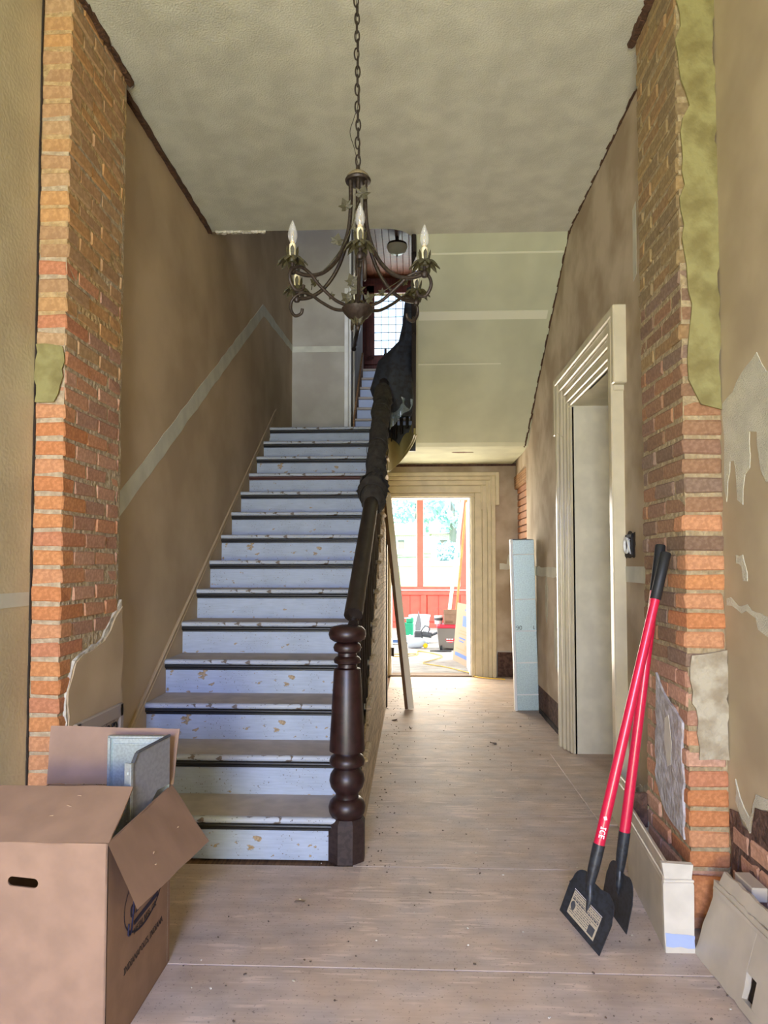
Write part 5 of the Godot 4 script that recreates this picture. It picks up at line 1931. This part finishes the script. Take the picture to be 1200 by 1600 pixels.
	m.box(Vector3(0.09, 0.12, -11.7), Vector3(0.14, 0.14, 0.14), 0.02)
	m.tube([Vector3(0.16, 0.15, -11.66), Vector3(0.30, 0.13, -11.62)], 0.045, 12)
	m.tube(bez([Vector3(0.30, 0.13, -11.62), Vector3(0.38, 0.17, -11.6), Vector3(0.46, 0.20, -11.6)]), 0.02, 8)
	m.tube(bez([Vector3(0.12, 0.18, -11.62), Vector3(0.20, 0.28, -11.6), Vector3(0.27, 0.24, -11.6), Vector3(0.22, 0.14, -11.6)]), 0.009, 8)
	put("motor", m, M.dark_metal, sw2)
	m = mb()
	m.box(Vector3(0.08, 0.02, -11.7), Vector3(0.36, 0.04, 0.3), 0.01)
	m.tube(bez([Vector3(-0.1, 0.05, -11.6), Vector3(-0.05, 0.14, -11.6), Vector3(0.0, 0.08, -11.6), Vector3(-0.08, 0.03, -11.55)]), 0.008, 8)
	put("base", m, M.steel, sw2)
	var jg := thing("plastic_jug", "clear bluish plastic jug lying with a yellow cap", "jug", Vector3(0.07, 0, -10.95))
	m = mb()
	m.lathe([Vector2(0, -0.13), Vector2(0.07, -0.13), Vector2(0.08, -0.11), Vector2(0.08, 0.07), Vector2(0.05, 0.12), Vector2(0.03, 0.14), Vector2(0.0, 0.14)], 20, Vector3(0.05, 0.085, -10.95), Basis(Vector3(0, 0, 1), -PI / 2))
	put("body", m, mat("jug_plastic", rgb(206, 216, 232), 0.35), jg)
	m = mb()
	m.lathe([Vector2(0, 0.0), Vector2(0.036, 0.0), Vector2(0.038, 0.03), Vector2(0.03, 0.04), Vector2(0, 0.04)], 18, Vector3(0.19, 0.04, -10.93), Basis(Vector3(1, 0, 0), PI / 2.4))
	put("cap", m, M.yellow_plastic, jg)
	var bx2 := thing("white_tub", "small white tub beside the left door jamb on the porch", "tub", Vector3(-0.27, 0, -11.5))
	m = mb()
	m.box(Vector3(-0.28, 0.05, -11.5), Vector3(0.18, 0.09, 0.16), 0.012)
	put("body", m, M.white_plastic, bx2)
	m = mb()
	m.box(Vector3(-0.27, 0.055, -11.416), Vector3(0.10, 0.045, 0.002), 0.0)
	put("label", m, M.print_blue, bx2)
	var tt := thing("storage_tote", "grey wheeled storage tote with a red lid", "tote", Vector3(0.545, 0, -10.9))
	m = mb()
	var rows := []
	for y in [0.03, 0.05, 0.33]:
		var hw2: float = 0.145 + 0.10 * (y - 0.03)
		var hd: float = 0.17 + 0.08 * y
		rows.append([Vector3(0.545 - hw2, y, -10.9 + hd), Vector3(0.545 + hw2, y, -10.9 + hd), Vector3(0.545 + hw2, y, -10.9 - hd), Vector3(0.545 - hw2, y, -10.9 - hd), Vector3(0.545 - hw2, y, -10.9 + hd)])
	rows.reverse()
	m.sheet(rows, 0.004, false)
	m.box(Vector3(0.545, 0.04, -10.9), Vector3(0.28, 0.01, 0.32), 0.0)
	m.box(Vector3(0.415, 0.17, -10.725), Vector3(0.03, 0.26, 0.02), 0.006)
	m.box(Vector3(0.665, 0.17, -10.725), Vector3(0.03, 0.26, 0.02), 0.006)
	put("body", m, M.grey_plastic, tt)
	m = mb()
	m.box(Vector3(0.545, 0.345, -10.9), Vector3(0.37, 0.035, 0.43), 0.012)
	m.box(Vector3(0.545, 0.367, -10.9), Vector3(0.30, 0.02, 0.36), 0.008)
	put("lid", m, M.red_plastic, tt)
	for sx in [-0.105, 0.105]:
		m = mb()
		m.lathe([Vector2(0, -0.018), Vector2(0.034, -0.018), Vector2(0.036, 0.0), Vector2(0.034, 0.018), Vector2(0, 0.018)], 16, Vector3(0.545 + sx - 0.02, 0.036, -10.72), Basis(Vector3(0, 0, 1), PI / 2))
		put("wheel", m, M.rubber, tt)
	m = mb()
	m.prism(blob_poly(Vector2(0.56, 0.18), Vector2(0.075, 0.065), 18, 3, 0.08), Vector3(0, 0, -10.715), Vector3.RIGHT, Vector3.UP, 0.002)
	put("sticker", m, M.sticker_red, tt)
	m = mb()
	for q in [[0.50, 0.215, 0.06, 0.008], [0.50, 0.155, 0.03, 0.02], [0.54, 0.155, 0.02, 0.02], [0.575, 0.155, 0.025, 0.02], [0.50, 0.125, 0.10, 0.008]]:
		m.bx(Vector3(q[0], q[1], -10.712), Vector3(q[0] + q[2], q[1] + q[3], -10.7105))
	put("sticker_print", m, M.white_print, tt)
	var c1 := thing("shipping_carton", "small brown cardboard carton sitting on the red tote lid", "box", Vector3(0.58, 0.38, -10.9))
	m = mb()
	m.box(Vector3(0.612, 0.47, -10.9), Vector3(0.28, 0.18, 0.28), 0.004)
	m.bx(Vector3(0.46, 0.53, -10.755), Vector3(0.745, 0.605, -10.765), 0.002)
	put("body", m, M.cardboard, c1)
	m = mb()
	m.bx(Vector3(0.485, 0.405, -10.758), Vector3(0.60, 0.415, -10.7575))
	m.bx(Vector3(0.485, 0.425, -10.758), Vector3(0.60, 0.433, -10.7575))
	put("print", m, M.brown_wood, c1)
	var tl := thing("paint_pail", "small white pail with wire handle on the tote lid", "pail", Vector3(0.42, 0.38, -10.95))
	m = mb()
	m.lathe([Vector2(0, 0.375), Vector2(0.055, 0.375), Vector2(0.065, 0.50), Vector2(0.06, 0.50), Vector2(0.05, 0.385), Vector2(0, 0.385)], 20, Vector3(0.39, 0, -10.93))
	put("body", m, M.white_plastic, tl)
	m = mb()
	m.lathe([Vector2(0.0665, 0.43), Vector2(0.0675, 0.47)], 20, Vector3(0.39, 0, -10.93))
	put("label", m, M.dark_metal, tl)
	m = mb()
	hp = []
	for i in 13:
		var a := PI * i / 12
		hp.append(Vector3(0.40 + 0.065 * cos(a), 0.50 + 0.12 * sin(a), -10.93))
	m.tube(hp, 0.0025, 6)
	put("handle", m, M.dark_metal, tl)
	var lc := thing("leaning_carton", "tall flattened cardboard carton with blue and orange print leaning at the jamb", "box", Vector3(0.64, 0, -9.35))
	var p0 := Vector3(0.548, 0.0, -9.68)
	var p1 := Vector3(0.70, 0.0, -8.93)
	var uu := (p1 - p0)
	var up := Vector3(0.075, 0.76, -0.14)
	m = mb()
	var nn := uu.cross(up).normalized()
	m.prism(P2([0, 0, 1, 0, 1, 1, 0, 1]), p0, uu, up, 0.012)
	put("body", m, M.card_edge, lc)
	m = mb()
	var off := 0.002 if nn.x < 0 else 0.014
	var oo := p0 + (nn * -0.002 if nn.x > 0 else nn * 0.0125)
	for q in [[0.12, 0.10, 0.88, 0.16], [0.45, 0.62, 0.85, 0.80], [0.30, 0.40, 0.7, 0.425], [0.30, 0.35, 0.6, 0.37], [0.55, 0.88, 0.95, 0.92]]:
		m.prism(P2([q[0], q[1], q[2], q[1], q[2], q[3], q[0], q[3]]), oo, uu, up, 0.001)
	put("print", m, M.print_blue, lc)
	m = mb()
	for q in [[0.15, 0.22, 0.75, 0.235], [0.25, 0.48, 0.85, 0.495], [0.7, 0.25, 0.92, 0.32], [0.3, 0.53, 0.75, 0.545]]:
		m.prism(P2([q[0], q[1], q[2], q[1], q[2], q[3], q[0], q[3]]), oo, uu, up, 0.001)
	put("print", m, M.print_orange, lc)
	org = Vector3.ZERO
	var bl := mb()
	bl.beam(Vector3(0.60, 0.5, -11.8), Vector3(0.86, 2.7, -11.6), 0.05, 0.10, Vector3(0, 0, 1), 0.004)
	bl.beam(Vector3(0.53, 0.0, -11.82), Vector3(0.60, 0.5, -11.8), 0.05, 0.10, Vector3(0, 0, 1), 0.004)
	solo("porch_board", "long new pale board leaning behind the tote on the porch", "board", bl, M.pale_wood)
	var bl2 := mb()
	bl2.beam(Vector3(0.66, 0.0, -11.7), Vector3(0.90, 2.6, -11.5), 0.035, 0.06, Vector3(0, 0, 1), 0.004)
	solo("porch_batten", "narrow orange batten leaning beside the new pale board", "board", bl2, mat("orange_wood", rgb(220, 160, 90), 0.6, T.gv, 0.6))
	var rod := mb()
	rod.tube([Vector3(0.25, 0.015, -10.50), Vector3(0.42, 0.015, -10.51), Vector3(0.565, 0.015, -10.52)], [0.008, 0.014, 0.012], 10)
	solo("metal_rod", "short dark blue rod lying on the porch planks", "rod", rod, M.dark_metal)
	var cd := mb()
	cd.tube(bez([Vector3(1.02, 0.012, -8.0), Vector3(0.80, 0.012, -8.1), Vector3(0.70, 0.012, -8.22), Vector3(0.66, 0.030, -8.35), Vector3(0.60, 0.01, -8.6), Vector3(0.40, 0.01, -8.95), Vector3(0.14, 0.01, -9.25), Vector3(0.22, 0.01, -9.5), Vector3(0.40, 0.01, -9.9), Vector3(0.30, 0.01, -10.25), Vector3(0.08, 0.01, -10.5), Vector3(0.06, 0.01, -10.1), Vector3(-0.1, 0.01, -9.95), Vector3(-0.3, 0.01, -9.92), Vector3(-0.6, 0.01, -10.0), Vector3(-0.3, 0.01, -10.15), Vector3(0.05, 0.01, -10.2)], 8), 0.0065, 6)
	solo("extension_cord", "yellow extension cord trailing through the doorway onto the porch", "cord", cd, M.cord_yellow)


func ground_h(x: float, z: float) -> float:
	var d := -z
	if d < 14.6:
		return -0.45
	if d < 30.0:
		return lerpf(-0.45, 0.20, (d - 14.6) / 15.4)
	return 0.20 + (d - 30.0) * 0.032


func garden() -> void:
	org = Vector3.ZERO
	var g := mb()
	var rows := []
	for i in 40:
		var z := 30.0 - i * 4.0
		var row := []
		for j in 31:
			var x := -75.0 + j * 5.0
			row.append(Vector3(x, ground_h(x, z), z))
		rows.append(row)
	rows.reverse()
	g.sheet(rows)
	struct("ground", "mown green lawn sloping gently up behind the house", g, M.grass)
	var r := mb()
	r.sheet([[Vector3(-70, ground_h(0, -80) + 0.06, -80), Vector3(70, ground_h(0, -80) + 0.06, -80)], [Vector3(-70, ground_h(0, -56) + 0.05, -56), Vector3(70, ground_h(0, -56) + 0.05, -56)]])
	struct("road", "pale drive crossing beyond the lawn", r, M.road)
	var k := 0
	for q in [[4.9, -88, 15.0, 7.0, "tall pale tree seen through the right porch bay"], [12.0, -100, 13.0, 7.0, "broad tree behind the right porch bay"], [-4.6, -84, 10.0, 4.0, "leafy tree seen through the left porch bay"], [-11.0, -96, 14.0, 7.0, "big tree left of the leafy one in the left porch bay"], [0.5, -126, 14.0, 8.0, "distant tree between the porch bays"]]:
		var h: float = ground_h(0, q[1])
		var t := thing("tree", q[4], "tree", Vector3(q[0], h, q[1]), "trees beyond the lawn")
		var tr := mb(0.08, 1.0)
		tr.tube([Vector3(q[0], h - 0.2, q[1]), Vector3(q[0] + 0.1, h + q[2] * 0.3, q[1]), Vector3(q[0], h + q[2] * 0.7, q[1])], [0.5, 0.35, 0.12], 9)
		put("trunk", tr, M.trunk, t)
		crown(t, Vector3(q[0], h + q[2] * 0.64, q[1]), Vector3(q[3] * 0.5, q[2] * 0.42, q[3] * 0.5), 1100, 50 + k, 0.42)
		k += 1
	for q in [[3.35, -70, 1.7, 1.25, "round clipped bush left in the right porch bay"], [6.0, -71, 1.8, 1.2, "round clipped bush right in the right porch bay"], [-3.3, -72, 1.6, 0.9, "low bush in the left porch bay"]]:
		var h: float = ground_h(0, q[1])
		var t := thing("bush", q[4], "bush", Vector3(q[0], h, q[1]), "bushes along the drive")
		crown(t, Vector3(q[0], h + q[3] * 0.75, q[1]), Vector3(q[2] * 0.7, q[3] * 0.75, q[2] * 0.7), 600, 80 + k, 0.2)
		k += 1
	for q in [[7.0, -95, 9.0, 3.0, "white house with grey roof behind the bushes"], [-4.0, -110, 11.0, 3.0, "long white house seen through the left porch bay"]]:
		var h: float = ground_h(0, q[1]) - 0.2
		var t := thing("house", q[4], "house", Vector3(q[0], h, q[1]), "white houses beyond the drive")
		var w := mb()
		w.bx(Vector3(q[0] - q[2] / 2, h, q[1] - 3), Vector3(q[0] + q[2] / 2, h + q[3], q[1] + 3))
		put("wall", w, M.white_wood, t)
		var rf := mb()
		rf.prism(P2([-3.4, 0, 3.4, 0, 0, 1.9]), Vector3(q[0] - q[2] / 2 - 0.3, h + q[3], q[1]), Vector3(0, 0, 1), Vector3.UP, -(q[2] + 0.6))
		put("roof", rf, M.roof, t)
		for i in 4:
			var wd := mb()
			wd.bx(Vector3(q[0] - q[2] / 2 + 1.0 + i * 2.1, h + 1.0, q[1] + 3.0), Vector3(q[0] - q[2] / 2 + 1.9 + i * 2.1, h + 2.2, q[1] + 3.06))
			put("window", wd, M.roof, t)
	org = Vector3.ZERO


func crown(t: Node3D, c: Vector3, r: Vector3, n: int, sd: int, leaf: float) -> void:
	var g := RandomNumberGenerator.new()
	g.seed = sd
	var m := mb()
	for i in n:
		var d := Vector3(g.randf_range(-1, 1), g.randf_range(-1, 1), g.randf_range(-1, 1))
		if d.length() > 1.0:
			d = d.normalized()
		d = d.normalized() * pow(d.length(), 0.4)
		d *= 1.0 + 0.35 * wn.get_noise_3d(d.x * 2.2 + sd, d.y * 2.2, d.z * 2.2)
		var p := c + d * r
		var u := Vector3(g.randf_range(-1, 1), g.randf_range(-1, 1), g.randf_range(-1, 1)).normalized()
		var w := u.cross(Vector3(g.randf_range(-1, 1), g.randf_range(-1, 1), g.randf_range(-1, 1))).normalized()
		var s := leaf * g.randf_range(0.6, 1.4)
		m.tri(p - u * s, p + w * s * 0.7, p + u * s)
		m.tri(p - u * s, p + u * s, p - w * s * 0.6)
	var o := put("foliage", m, M.foliage, t)
	o.set_meta("kind", "stuff")


func _ready() -> void:
	view_and_light()
	wn.seed = 2
	wn.frequency = 1.0
	wn.noise_type = FastNoiseLite.TYPE_SIMPLEX_SMOOTH
	wn.fractal_octaves = 2
	make_materials()
	shell()
	pier_left()
	pier_right()
	doorways()
	staircase()
	railing()
	cloths()
	upstairs()
	porch()
	garden()
	chandelier()
	carton()
	scraper("front pink-handled floor scraper with black grip and printed blade", Vector3(0.530, 0.048, -2.65), Vector3(0.616, 0.0, -2.441), Vector3(0.940, 1.341, -2.68), true)
	scraper("rear pink-handled floor scraper half hidden behind the printed one", Vector3(0.72, 0.02, -2.80), Vector3(0.748, 0.0, -2.585), Vector3(0.955, 1.372, -2.78), false)
	loose_boards()
	duct()
	small_wall_things()
	floor_debris()
